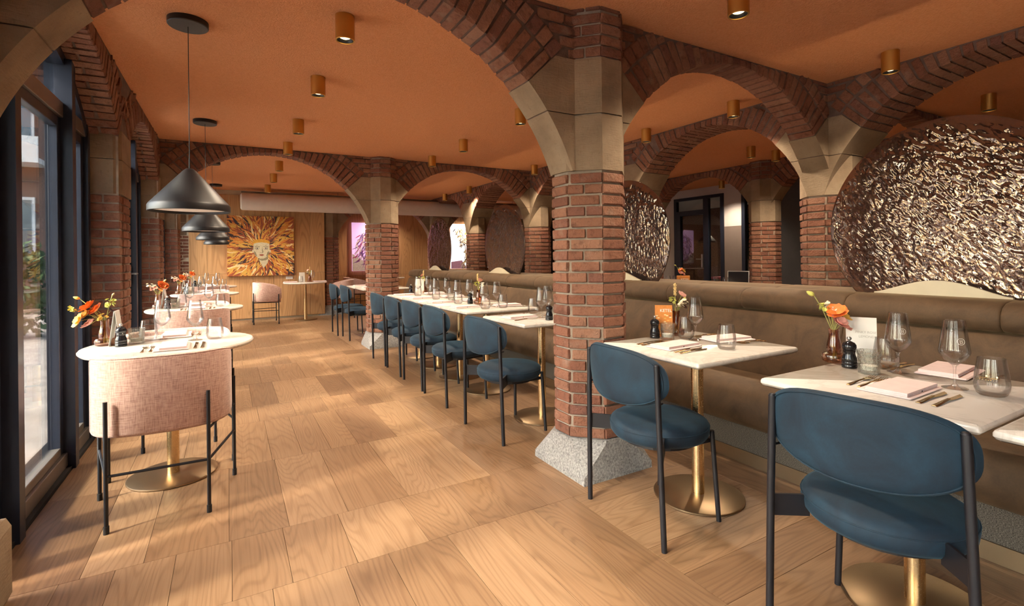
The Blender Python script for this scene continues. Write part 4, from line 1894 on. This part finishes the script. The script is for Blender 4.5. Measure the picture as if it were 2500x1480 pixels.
# ------------------------------------------------------------------ tableware
def wine_glass(emblem=False):
    g = empty('wine_glass', (0, 0, 0))
    m = MB()
    m.lathe([(0, .0), (.036, .0), (.0365, .0015), (.030, .004), (.012, .008), (.0048, .016), (.0038, .035), (.0038, .062), (.005, .074), (.009, .080)], 28, cap=False)
    m.build('stem', 'drink_glass', g, 60)
    m = MB()
    m.lathe([(0, .079), (.010, .081), (.027, .095), (.0415, .117), (.0435, .125), (.0425, .135), (.0365, .180), (.0300, .232), (.0294, .2325), (.0357, .180), (.0416, .135), (.0426, .125), (.0405, .118), (.026, .0965), (.009, .0835), (0, .0825)], 40, cap=False)
    b = m.build('bowl', 'drink_glass', g, 60)
    if emblem:
        m = MB()
        q = []
        A0 = R(205)
        def S(u, v):
            z = .165 + v
            rr = .0425 - (z - .135) * .128 + .0006
            a = A0 + u / rr
            return (rr * math.cos(a), rr * math.sin(a), z)
        m.tube([S(.0105 * math.cos(2 * PI * k / 24), .0105 * math.sin(2 * PI * k / 24)) for k in range(25)], .00035, 5)
        m.tube([S(-.003, -.006), S(-.003, .006), S(.0025, .0055), S(.0035, .003), S(.002, .0005), S(-.003, 0)], .00035, 5)
        m.tube([S(.002, .0005), S(.0042, -.0025), S(.003, -.0055), S(-.003, -.006)], .00035, 5)
        m.build('etched_emblem', 'print_white', b)
    return g


def tumbler():
    g = empty('water_tumbler', (0, 0, 0))
    m = MB()
    m.lathe([(0, .0), (.032, .0), (.038, .005), (.044, .020), (.0458, .036), (.0435, .065), (.037, .108), (.0352, .120), (.0346, .120), (.0363, .108), (.0426, .065), (.0448, .036), (.043, .022), (.036, .0105), (0, .009)], 36, cap=False)
    m.build('bowl', 'drink_glass', g, 60)
    m = MB()
    m.tube([(.0349 * math.cos(2 * PI * k / 36), .0349 * math.sin(2 * PI * k / 36), .120) for k in range(37)], .0006, 6)
    m.build('rim', 'drink_glass', g, True)
    return g


def cut_glass():
    g = empty('candle_glass', (0, 0, 0))
    m = MB()
    N, K = 48, 14
    vs, fs = [], []
    for k in range(K + 1):
        z = .088 * k / K
        r = .0355 + .006 * k / K
        for i in range(N):
            a = 2 * PI * i / N
            dd = 0
            if 1 < k < K - 2:
                dd = -.0022 * abs(math.sin(a * 6 + z * 110)) - .0022 * abs(math.sin(a * 6 - z * 110))
            vs.append(((r + dd) * math.cos(a), (r + dd) * math.sin(a), z))
    for k in range(K):
        for i in range(N):
            j = (i + 1) % N
            fs.append((k * N + i, k * N + j, (k + 1) * N + j, (k + 1) * N + i))
    m.add(vs, fs)
    m.lathe([(0, .0), (.0355, .0)], 48, cap=False)
    m.lathe([(0, .012), (.031, .012), (.0385, .0875), (.0415, .088)], 40, cap=False)
    m.build('bowl', 'cut_glass', g, 30)
    m = MB()
    m.lathe([(0, .013), (.027, .013), (.028, .030), (0, .031)], 24)
    m.build('wax', 'paper', g, 40)
    return g


def mill():
    g = empty('pepper_mill', (0, 0, 0))
    m = MB()
    m.lathe([(0, 0), (.027, 0), (.0275, .004), (.0275, .012), (.0262, .014), (.0275, .016), (.0275, .024), (.0262, .026), (.0272, .028), (.026, .040), (.0215, .052), (.0205, .060), (.022, .068), (.0228, .070), (.0215, .072)], 28)
    m.build('body', 'black_gloss', g, 50)
    m = MB()
    m.lathe([(0, .073), (.0228, .074), (.0255, .082), (.0250, .092), (.0195, .101), (.010, .106), (.006, .108)], 28)
    m.build('head', 'black_gloss', g, 50)
    m = MB()
    m.lathe([(.0035, .107), (.0045, .111), (.0085, .116), (.0085, .121), (.004, .125), (0, .126)], 16)
    m.build('knob', 'silver', g, 50)
    return g


def vase():
    g = empty('flower_vase', (0, 0, 0))
    m = MB()
    N, K = 60, 10
    vs, fs = [], []
    prof = [(.036, 0), (.042, .004), (.0455, .012), (.046, .022), (.044, .031), (.038, .037), (.028, .041)]
    for k, (r, z) in enumerate(prof):
        for i in range(N):
            a = 2 * PI * (i + .5 * (k % 2)) / N
            d = .0016 * (1 if (i + k) % 2 else -1) if 0 < k < 6 else 0
            vs.append(((r + d) * math.cos(a), (r + d) * math.sin(a), z))
    for k in range(len(prof) - 1):
        for i in range(N):
            j = (i + 1) % N
            fs.append((k * N + i, k * N + j, (k + 1) * N + j, (k + 1) * N + i))
    m.add(vs, fs)
    m.lathe([(0, 0), (.036, 0)], 40, cap=False)
    m.build('knobbed_foot', 'amber_glass', g, 20)
    m = MB()
    m.lathe([(.028, .0405), (.030, .055), (.0265, .08), (.021, .105), (.0195, .125), (.0215, .140), (.0208, .140), (.0188, .125), (.020, .105), (.0255, .08), (.029, .055), (.027, .0425)], 32, cap=False)
    m.build('neck', 'amber_glass', g, 60)
    return g


def blossom(mb, c, d, size, np_, rr, cup=.4):
    d = Vector(d).normalized()
    q = d.to_track_quat('Z', 'Y').to_matrix().to_4x4()
    for layer in range(2):
        for k in range(np_):
            a = 2 * PI * (k + .5 * layer) / np_ + rr.uniform(-.2, .2)
            s = size * (1 - .3 * layer) * rr.uniform(.85, 1.15)
            M = Matrix.Translation(c) @ q @ Matrix.Rotation(a, 4, 'Z')
            up = cup * s * (1 + layer)
            w = s * .55
            mb.add([(0, 0, 0), (s * .35, -w * .8, up * .35), (s * .8, -w * .75, up * .8), (s, 0, up), (s * .8, w * .75, up * .8), (s * .35, w * .8, up * .35), (s * .55, 0, up * .35)],
                   [(0, 1, 6), (1, 2, 6), (2, 3, 6), (3, 4, 6), (4, 5, 6), (5, 0, 6)], M)


def bouquet(seed, heads):
    """heads: (dx, dy, z, kind, colour, size)"""
    rr = random.Random(seed)
    g = empty('flower_bunch', (0, 0, 0))
    for (dx, dy, z, kind, col, sz) in heads:
        m = MB()
        tip = Vector((dx, dy, z))
        p0 = Vector((-dx * .15, -dy * .15, .012))
        p1 = Vector((dx * .10, dy * .10, .12))
        p2 = p1.lerp(tip, .55) + Vector((0, 0, .012))
        m.tube([p0, p1, p2, tip], .0016, 6)
        m.build('flower_stem', 'stem_green', g, True)
        m = MB()
        out = Vector((dx, dy, .04)) if (abs(dx) + abs(dy)) > .01 else Vector((0, 0, 1))
        if kind == 'bloom':
            blossom(m, tip, out + Vector((rr.uniform(-.02, .02), rr.uniform(-.02, .02), 0)), sz, 6, rr)
        elif kind == 'cluster':
            for q in range(9):
                off = Vector((rr.uniform(-1, 1), rr.uniform(-1, 1), rr.uniform(-.5, 1))) * sz * .8
                blossom(m, tip + off, off + Vector((0, 0, .01)), sz * .42, 5, rr)
        elif kind == 'bud':
            M = Matrix.Translation(tip) @ out.to_track_quat('Z', 'Y').to_matrix().to_4x4()
            m.lathe([(0, -.004), (sz * .5, sz * .2), (sz * .55, sz * .8), (sz * .3, sz * 1.5), (0, sz * 1.8)], 10, M)
        elif kind == 'spike':
            for q in range(16):
                h = q / 16 * sz
                a = q * 2.4
                m.lathe([(0, -.003), (.005, 0), (.004, .006), (0, .009)], 6, Matrix.Translation(tip + Vector((.004 * math.cos(a), .004 * math.sin(a), h))))
        m.build('blossom', col, g, True)
    return g


def napkin():
    g = empty('napkin', (0, 0, 0))
    m = MB()
    vs, fs = chamfer_box((-.125, -.072, .0005), (.125, .085, .007), (.004, .004, .0028))
    m.add(vs, fs)
    m.build('lower_fold', 'napkin', g)
    m = MB()
    def lay(x0, x1, y0, y1, z0, z1):
        n = 8
        pts = [(y0, z0)] + [(y1 - .004, z0)] + [(y1 + .004 * math.sin(PI * k / n), z0 + (z1 - z0) * (1 - math.cos(PI * k / n)) / 2) for k in range(n + 1)] + [(y0, z1)]
        m.prism(pts, lambda p: (x0, p[0], p[1]), lambda p: (x1, p[0], p[1]))
    lay(-.120, .115, -.060, .055, .0072, .0125)
    lay(-.119, .116, -.060, .054, .0128, .0185)
    m.build('upper_fold', 'napkin', g, 40)
    m = MB()
    m.box((-.012, -.0605, .008), (-.004, -.0598, .0125))
    m.build('tag', 'black_rubber', g)
    return g


def flat_shape(outline, z0, z1, name, mt, parent, zf=None):
    m = MB()
    f = zf or (lambda x: 0)
    m.prism(outline, lambda p: (p[0], p[1], z0 + f(p[0])), lambda p: (p[0], p[1], z1 + f(p[0])))
    return m.build(name, mt, parent)


def cutlery(kind):
    g = empty('gold_' + kind, (0, 0, 0))
    hz = lambda x: .0015 + .004 * max(0, math.sin((x + .105) / .21 * PI)) ** 2
    if kind == 'fork':
        xs = [-.10, -.095, -.06, -.02, .02]
        ws = [.006, .0075, .0055, .0030, .0028]
    else:
        xs = [-.105, -.100, -.07, -.03, .005]
        ws = [.0065, .0085, .0078, .006, .0055]
    m = MB()
    for k in range(len(xs) - 1):
        vs = []
        for x, w in ((xs[k], ws[k]), (xs[k + 1], ws[k + 1])):
            z = hz(x)
            vs += [(x, -w, z), (x, -w * .5, z + .0035), (x, w * .5, z + .0035), (x, w, z)]
        fs = [(0, 4, 5, 1), (1, 5, 6, 2), (2, 6, 7, 3), (3, 7, 4, 0)]
        if k == 0:
            fs.append((0, 1, 2, 3))
        if k == len(xs) - 2:
            fs.append((4, 7, 6, 5))
        m.add(vs, fs)
    m.build('handle', 'gold_cutlery', g, 50)
    if kind == 'fork':
        flat_shape([(.018, -.003), (.035, -.011), (.050, -.012), (.050, .012), (.035, .011), (.018, .003)], .004, .006, 'palm', 'gold_cutlery', g)
        for k in range(4):
            y = -.0105 + k * .007
            m = MB()
            m.tube([(.050, y, .005), (.075, y, .0035), (.098, y * .95, .007)], [.0016, .0014, .0008], 6)
            m.build('tine', 'gold_cutlery', g)
    else:
        flat_shape([(.005, -.005), (.03, -.0085), (.085, -.009), (.108, .006), (.005, .006)], .003, .0045, 'blade', 'gold_cutlery', g)
    return g


def text(body, size, parent, M, mt):
    cu = bpy.data.curves.new('lettering', 'FONT')
    cu.body = body
    cu.size = size
    cu.extrude = .0003
    cu.align_x = 'RIGHT'
    cu.materials.append(MATS[mt])
    to = bpy.data.objects.new('lettering_curve', cu)
    COL.objects.link(to)
    bpy.context.view_layer.update()
    me = bpy.data.meshes.new_from_object(to.evaluated_get(bpy.context.evaluated_depsgraph_get()))
    bpy.data.objects.remove(to)
    o = bpy.data.objects.new('printed_lettering', me)
    COL.objects.link(o)
    o.parent = parent
    o.matrix_basis = M
    return o


def card(w, h, mt):
    g = empty('menu_card', (0, 0, 0))
    m = MB()
    for s in (-1, 1):
        m.prism([(-w / 2, 0), (w / 2, 0), (w / 2, h), (-w / 2, h)], lambda p: (p[0], s * (.026 - .024 * p[1] / h) - .0007, p[1]), lambda p: (p[0], s * (.026 - .024 * p[1] / h) + .0007, p[1]))
    m.build('folded_sheet', mt, g)
    return g


WG, WGE, TB, CG, ML, VS, NP_ = wine_glass(), wine_glass(True), tumbler(), cut_glass(), mill(), vase(), napkin()
FK, KN = cutlery('fork'), cutlery('knife')
WC_, OC = card(.108, .190, 'paper'), card(.095, .178, 'paint_orange')
F1 = bouquet(1, [(-.030, .060, .255, 'bud', 'flower_green', .016), (-.012, -.012, .185, 'bloom', 'flower_orange', .042), (.018, .010, .200, 'cluster', 'flower_white', .026),
                 (.040, -.005, .190, 'cluster', 'flower_yellow', .024), (-.030, -.020, .150, 'bloom', 'flower_pink', .036), (.022, -.022, .175, 'bloom', 'flower_yellow', .034),
                 (-.006, .030, .205, 'cluster', 'flower_green', .022), (.012, -.030, .135, 'bloom', 'flower_pink', .030), (.045, .022, .215, 'bud', 'flower_white', .012)])
F2 = bouquet(2, [(.0, .008, .205, 'spike', 'straw', .06), (.028, -.006, .205, 'bloom', 'flower_pink', .024), (.038, -.020, .165, 'cluster', 'flower_white', .026), (-.016, .014, .175, 'cluster', 'flower_green', .022),
                 (.050, .012, .185, 'bud', 'flower_green', .010), (.012, -.026, .150, 'cluster', 'flower_white', .020), (.045, .0, .14, 'bloom', 'flower_dark', .018)])
F3 = bouquet(3, [(-.095, .005, .235, 'bud', 'flower_yellow', .014), (-.115, -.015, .185, 'cluster', 'flower_green', .018), (-.055, -.015, .190, 'bloom', 'flower_orange', .045), (-.025, -.020, .175, 'bloom', 'flower_orange', .042),
                 (-.085, -.030, .130, 'bloom', 'flower_yellow', .038), (-.050, -.030, .110, 'bloom', 'flower_pink', .034), (.025, -.015, .205, 'cluster', 'flower_green', .026), (.028, .012, .245, 'bud', 'straw', .008),
                 (.020, .010, .165, 'bloom', 'flower_dark', .022), (-.065, -.020, .155, 'bloom', 'flower_yellow', .030), (.0, -.025, .14, 'cluster', 'flower_yellow', .02)])
F4 = bouquet(4, [(-.055, -.01, .195, 'cluster', 'flower_white', .024), (-.030, -.02, .165, 'cluster', 'flower_pink', .024), (.030, -.02, .195, 'bloom', 'flower_orange', .042), (.050, .012, .20, 'bloom', 'flower_orange', .040),
                 (.045, -.01, .235, 'bud', 'straw', .014), (-.012, -.01, .185, 'cluster', 'flower_white', .022), (.020, .0, .150, 'bloom', 'flower_orange', .034), (.055, -.02, .165, 'bud', 'flower_pink', .012)])
collect_kids()
STATE = {}
TZ = .7525


def put(proto, key, x, y, rz, label, cat, group=None, z=TZ):
    o = place(proto, STATE.setdefault(key, {}), (x, y, z), rz, label, cat, group)
    if cat == 'flowers':
        o.scale = (1.15, 1.15, 1.12)
    return o


G_W, G_T, G_N, G_F, G_K, G_M, G_C, G_V = ('wine glasses on the tables', 'stemless tumblers', 'folded pink napkins', 'gold forks', 'gold knives', 'black pepper mills', 'cut glass candle holders', 'amber flower vases')
T1, T2, T3 = 'on the lemonade card table', 'on the orange card table', 'on the table hidden by the middle column'
# table with the pale card
put(VS, 'vs', 2.255, 1.185, 0, 'amber vase with knobbed foot beside the pale lemonade card', 'vase', G_V)
put(F1, 'f1', 2.255, 1.185, R(20), 'bunch of orange and pink flowers beside the pale lemonade card', 'flowers')
mc = put(WC_, 'wc', 2.350, 1.125, R(-62), 'pale card reading PINKY ROSE LEMONDE standing among the glasses', 'menu card')
CF = Matrix.Translation((0, -.0275 + .0005, 0)) @ Matrix.Rotation(R(90 + 0), 4, 'X')
TILT = Matrix.Rotation(R(90) - math.atan(.024 / .190), 4, 'X')
for tx, sz, z in (('PINKY ROSE', .0135, .124), ('LEMONDE', .0135, .106)):
    yy = -(.026 - .024 * z / .190) - .0012
    text(tx, sz, mc, Matrix.Translation((.053, yy, z)) @ TILT, 'print_grey')
put(ML, 'ml', 2.195, 1.095, 0, 'black pepper mill beside the pale lemonade card', 'pepper mill', G_M)
put(CG, 'cg', 2.155, 1.005, 0, 'cut glass candle tumbler ' + T1, 'candle glass', G_C)
put(TB, 'tb', 2.31, 1.015, 0, 'stemless tumbler behind the cut glass, ' + T1, 'tumbler', G_T)
put(WGE, 'wge', 2.255, .950, R(20), 'etched wine glass beside the pale lemonade card', 'wine glass', G_W)
put(WGE, 'wge', 2.155, .742, R(20), 'etched wine glass standing in front of the pink napkins, ' + T1, 'wine glass', G_W)
put(TB, 'tb', 2.15, .645, 0, 'stemless tumbler at the front corner, ' + T1, 'tumbler', G_T)
put(NP_, 'np', 1.98, .825, R(2), 'pink napkin right behind the big blue chair', 'napkin', G_N)
put(NP_, 'np', 2.42, .855, R(186), 'pink napkin on the bench side, ' + T1, 'napkin', G_N)
for k in range(2):
    put(FK, 'fk', 1.995, .955 - k * .035, R(2), ('left' if k == 0 else 'right') + 'most gold fork beside the napkin behind the big blue chair', 'fork', G_F)
    put(KN, 'kn', 1.95, .728 - k * .040, R(1), ('inner' if k == 0 else 'outer') + ' gold knife beside the napkin behind the big blue chair', 'knife', G_K)
    put(FK, 'fk', 2.45, .745 - k * .03, R(182), ('inner' if k == 0 else 'outer') + ' gold fork on the bench side, ' + T1, 'fork', G_F)
    put(KN, 'kn', 2.37, .985 + k * .03, R(181), ('inner' if k == 0 else 'outer') + ' gold knife on the bench side, ' + T1, 'knife', G_K)
# table with the orange card
mc = put(OC, 'oc', 2.165, 2.065, R(-40), 'orange card reading KETEL behind the black pepper mill', 'menu card')
yy = -(.026 - .024 * .140 / .178) - .0012
text('KETEL', .024, mc, Matrix.Translation((.045, yy, .140)) @ Matrix.Rotation(R(90) - math.atan(.024 / .178), 4, 'X'), 'print_white')
m = MB()
for k in range(26):
    m.use(rp.choice(['paint_yellow', 'paint_rust', 'paint_cream']))
    z0, x0 = rp.uniform(.01, .125), rp.uniform(-.045, .032)
    yk = lambda z: -(.026 - .024 * z / .178) - .0011
    m.add([(x0, yk(z0), z0), (x0 + .012, yk(z0), z0), (x0 + .012, yk(z0 + .006), z0 + .006), (x0, yk(z0 + .006), z0 + .006)], [(0, 1, 2, 3)])
tag(m.build('printed_picture', None, mc), kind='stuff')
put(ML, 'ml', 2.085, 2.055, 0, 'black pepper mill in front of the orange card', 'pepper mill', G_M)
put(VS, 'vs', 2.26, 2.06, 0, 'amber vase right of the orange card', 'vase', G_V)
put(F2, 'f2', 2.26, 2.06, R(-20), 'pale bunch of cream flowers right of the orange card', 'flowers')
put(CG, 'cg', 2.11, 1.985, 0, 'cut glass candle tumbler ' + T2, 'candle glass', G_C)
put(TB, 'tb', 2.22, 1.955, 0, 'stemless tumbler beside the wine glass, ' + T2, 'tumbler', G_T)
put(WG, 'wg', 2.215, 1.885, 0, 'wine glass ' + T2, 'wine glass', G_W)
put(TB, 'tb', 2.125, 1.62, 0, 'stemless tumbler standing alone near the front corner, ' + T2, 'tumbler', G_T)
put(NP_, 'np', 1.965, 1.80, R(4), 'pink napkin on the chair side, ' + T2, 'napkin', G_N)
put(NP_, 'np', 2.36, 1.80, R(172), 'pink napkin on the bench side, ' + T2, 'napkin', G_N)
for k in range(2):
    put(KN, 'kn', 1.945, 1.695 - k * .032, R(2), ('inner' if k == 0 else 'outer') + ' gold knife on the chair side, ' + T2, 'knife', G_K)
    put(FK, 'fk', 2.385, 1.69 - k * .03, R(176), ('inner' if k == 0 else 'outer') + ' gold fork on the bench side, ' + T2, 'fork', G_F)
    put(FK, 'fk', 1.945, 1.915 + k * .03, R(1), ('inner' if k == 0 else 'outer') + ' gold fork on the chair side, ' + T2, 'fork', G_F)
    put(KN, 'kn', 2.36, 1.925 + k * .03, R(178), ('inner' if k == 0 else 'outer') + ' gold knife on the bench side, ' + T2, 'knife', G_K)
# table left of the middle column
put(NP_, 'np', 1.92, 3.28, R(4), 'pink napkin on the chair side, ' + T3, 'napkin', G_N)
put(TB, 'tb', 2.18, 3.50, 0, 'stemless tumbler ' + T3, 'tumbler', G_T)
put(WG, 'wg', 2.06, 3.19, 0, 'front wine glass ' + T3, 'wine glass', G_W)
put(WG, 'wg', 2.17, 3.27, 0, 'rear wine glass ' + T3, 'wine glass', G_W)
put(ML, 'ml', 2.03, 3.04, 0, 'black pepper mill against the edge of the middle column', 'pepper mill', G_M)
put(CG, 'cg', 2.14, 3.11, 0, 'cut glass candle tumbler ' + T3, 'candle glass', G_C)
put(KN, 'kn', 1.90, 3.145, R(2), 'gold knife ' + T3, 'knife', G_K)
# long row
names = ['nearest table of the marble row', 'second table of the marble row', 'third table of the marble row', 'last table of the marble row']
for i, y in enumerate((4.165, 4.775, 5.385, 5.995)):
    nm = 'on the ' + names[i]
    put(NP_, 'np', 1.89, y + .05, R(3), 'pink napkin on the chair side, ' + nm, 'napkin', G_N)
    put(NP_, 'np', 2.29, y - .02 + (.10 if i else 0), R(176), 'pink napkin on the bench side, ' + nm, 'napkin', G_N)
    put(WG, 'wg', 2.02, y - .08, 0, 'wine glass on the chair side, ' + nm, 'wine glass', G_W)
    put(WG, 'wg', 2.16, y - .06, 0, 'wine glass on the bench side, ' + nm, 'wine glass', G_W)
    put(TB, 'tb', 1.99, y - .165, 0, 'stemless tumbler on the chair side, ' + nm, 'tumbler', G_T)
    put(TB, 'tb', 2.17, y - .16, 0, 'stemless tumbler on the bench side, ' + nm, 'tumbler', G_T)
put(VS, 'vs', 2.145, 4.46, 0, 'amber vase in the middle of the long marble row', 'vase', G_V)
put(F2, 'f2', 2.145, 4.46, R(50), 'dry yellow flower bunch in the middle of the long marble row', 'flowers')
put(ML, 'ml', 2.085, 4.53, 0, 'black pepper mill in the middle of the long marble row', 'pepper mill', G_M)
put(CG, 'cg', 2.02, 4.85, 0, 'cut glass candle tumbler in the middle of the long marble row', 'candle glass', G_C)
put(VS, 'vs', 2.20, 6.20, 0, 'amber vase at the far end of the long marble row', 'vase', G_V)
put(F2, 'f2', 2.20, 6.20, R(120), 'yellow flower bunch at the far end of the long marble row', 'flowers')
put(WC_, 'wc', 2.14, 6.20, R(-12), 'white card at the far end of the long marble row', 'menu card')
put(ML, 'ml', 2.02, 6.19, 0, 'black pepper mill at the far end of the long marble row', 'pepper mill', G_M)
for i, y in enumerate((7.88, 8.50)):
    nm = 'on the %s table behind the far column' % ('nearer', 'farther')[i]
    put(NP_, 'np', 1.92, y, R(3), 'pink napkin ' + nm, 'napkin', G_N)
    put(WG, 'wg', 2.25, y + .05, 0, 'wine glass ' + nm, 'wine glass', G_W)
# round tables at the windows
for i, (nm, y) in enumerate(RD_):
    T = 'on the %s round window table' % nm
    dy = y - 3.43
    put(VS, 'vs', -.600, 3.52 + dy, 0, 'amber vase ' + T, 'vase', G_V)
    put([F3, F4, F4, F4][i], 'f3' if i == 0 else 'f4', -.600, 3.52 + dy, R(0), ['bunch of orange and yellow flowers ', 'bunch of red-orange and white flowers ', 'bunch of white and orange flowers ', 'small bunch of flowers '][i] + T, 'flowers')
    put(WC_, 'wc', -.545, 3.50 + dy, R(96 - 8), 'upright menu card ' + T, 'menu card')
    put(ML, 'ml', -.515, 3.425 + dy, 0, 'black pepper mill ' + T, 'pepper mill', G_M)
    put(CG, 'cg', -.455, 3.49 + dy, 0, 'cut glass candle tumbler ' + T, 'candle glass', G_C)
    put(TB, 'tb', -.410, 3.575 + dy, 0, 'stemless tumbler beside the candle glass ' + T, 'tumbler', G_T)
    put(WG, 'wg', -.345, 3.59 + dy, 0, 'rear wine glass ' + T, 'wine glass', G_W)
    put(WGE if i == 0 else WG, 'wge' if i == 0 else 'wg', -.173, 3.44 + dy, R(45), 'front wine glass ' + T, 'wine glass', G_W)
    put(TB, 'tb', -.075, 3.44 + dy, 0, 'stemless tumbler on the aisle side ' + T, 'tumbler', G_T)
    put(NP_, 'np', -.26, 3.225 + dy, R(92), 'pink napkin on the near side ' + T, 'napkin', G_N)
    put(NP_, 'np', -.29, 3.72 + dy, R(-88), 'pink napkin on the far side ' + T, 'napkin', G_N)
    if i < 2:
        for k in range(2):
            w = ('inner', 'outer')[k]
            put(FK, 'fk', -.355 - k * .035, 3.225 + dy, R(91), '%s gold fork on the near side %s' % (w, T), 'fork', G_F)
            put(KN, 'kn', -.160 + k * .033, 3.225 + dy, R(90), '%s gold knife on the near side %s' % (w, T), 'knife', G_K)
            put(FK, 'fk', -.205 + k * .038, 3.72 + dy, R(-90), '%s gold fork on the far side %s' % (w, T), 'fork', G_F)
# round table before the oak wall
T = 'on the round table before the oak wall'
put(VS, 'vs', 1.42, 10.80, 0, 'amber vase ' + T, 'vase', G_V)
put(F2, 'f2', 1.42, 10.80, R(200), 'small flower bunch ' + T, 'flowers')
put(WC_, 'wc', 1.28, 10.85, R(10), 'white card ' + T, 'menu card')
put(WG, 'wg', 1.46, 10.70, 0, 'wine glass ' + T, 'wine glass', G_W)
put(TB, 'tb', 1.24, 10.72, 0, 'stemless tumbler ' + T, 'tumbler', G_T)
put(NP_, 'np', 1.60, 10.72, 0, 'pink napkin on the aisle side ' + T, 'napkin', G_N)
put(NP_, 'np', 1.05, 10.72, R(180), 'pink napkin on the window side ' + T, 'napkin', G_N)
put(WG, 'wg', 3.40, 11.80, 0, 'wine glass on the niche table beside the lilac lion picture', 'wine glass', G_W)

# ------------------------------------------------------------------ back room
LT = empty('long_table', (6.30, 5.35, 0), label='dark table in the back room beyond the banquette, with a laptop', cat='table')
m = MB()
m.box((-.37, -1.0, .72), (.37, 1.0, .75), ch=.006)
m.build('tabletop', 'taupe_wall', LT)
for sx in (-.32, .32):
    for sy in (-.92, .92):
        m = MB()
        m.box((sx - .025, sy - .025, 0), (sx + .025, sy + .025, .72))
        m.build('leg', 'black_metal', LT)
for k, (x, y) in enumerate(((6.35, 5.95), (6.42, 5.86), (6.40, 5.05), (6.45, 4.92))):
    put(TB, 'tb', x, y, 0, ['upturned glass by the glass disc, on the back room table', 'second glass from the glass disc, on the back room table', 'glass left of the laptop, on the back room table', 'glass in front of the laptop, on the back room table'][k], 'tumbler', G_T, .7505)
lp = empty('laptop', (6.47, 4.74, .7505), R(-60), label='open silver laptop with a black screen on the back room table', cat='laptop')
m = MB()
m.box((-.15, -.11, 0), (.15, .11, .014), ch=.003)
m.build('keyboard_base', 'silver', lp)
ML_ = Matrix.Translation((0, .11, .014)) @ Matrix.Rotation(R(-18), 4, 'X')
m = MB()
m.box((-.15, -.004, 0), (.15, .004, .21), ML_, .002)
ld_ = m.build('lid', 'silver', lp)
m = MB()
m.box((-.138, -.0055, .012), (.138, -.0042, .198), ML_)
m.build('screen', 'screen_black', ld_)
bx = empty('snack_packet', (6.34, 5.62, .7505), R(-52), label='orange printed packet on the back room table', cat='packet')
m = MB()
m.box((-.10, -.035, 0), (.10, .035, .13), ch=.006)
m.build('carton', 'paint_orange', bx)
text('KETEL', .045, bx, Matrix.Translation((.09, -.0362, .055)) @ Matrix.Rotation(R(90), 4, 'X'), 'print_white')
put(VS, 'vs', 6.42, 5.74, 0, 'amber vase behind the orange packet in the back room', 'vase', G_V, .7505)
put(F1, 'f1', 6.42, 5.74, 0, 'red flower bunch behind the orange packet in the back room', 'flowers', None, .7505)
for k, y in enumerate((4.75, 5.35, 5.95)):
    place(PC, st_p, (5.62, y, 0), R(-90), 'pink tub chair in the back room, %s beyond the banquette' % ('nearest the grey wall', 'in the middle', 'farthest one')[k], 'chair', 'pink tub chairs')
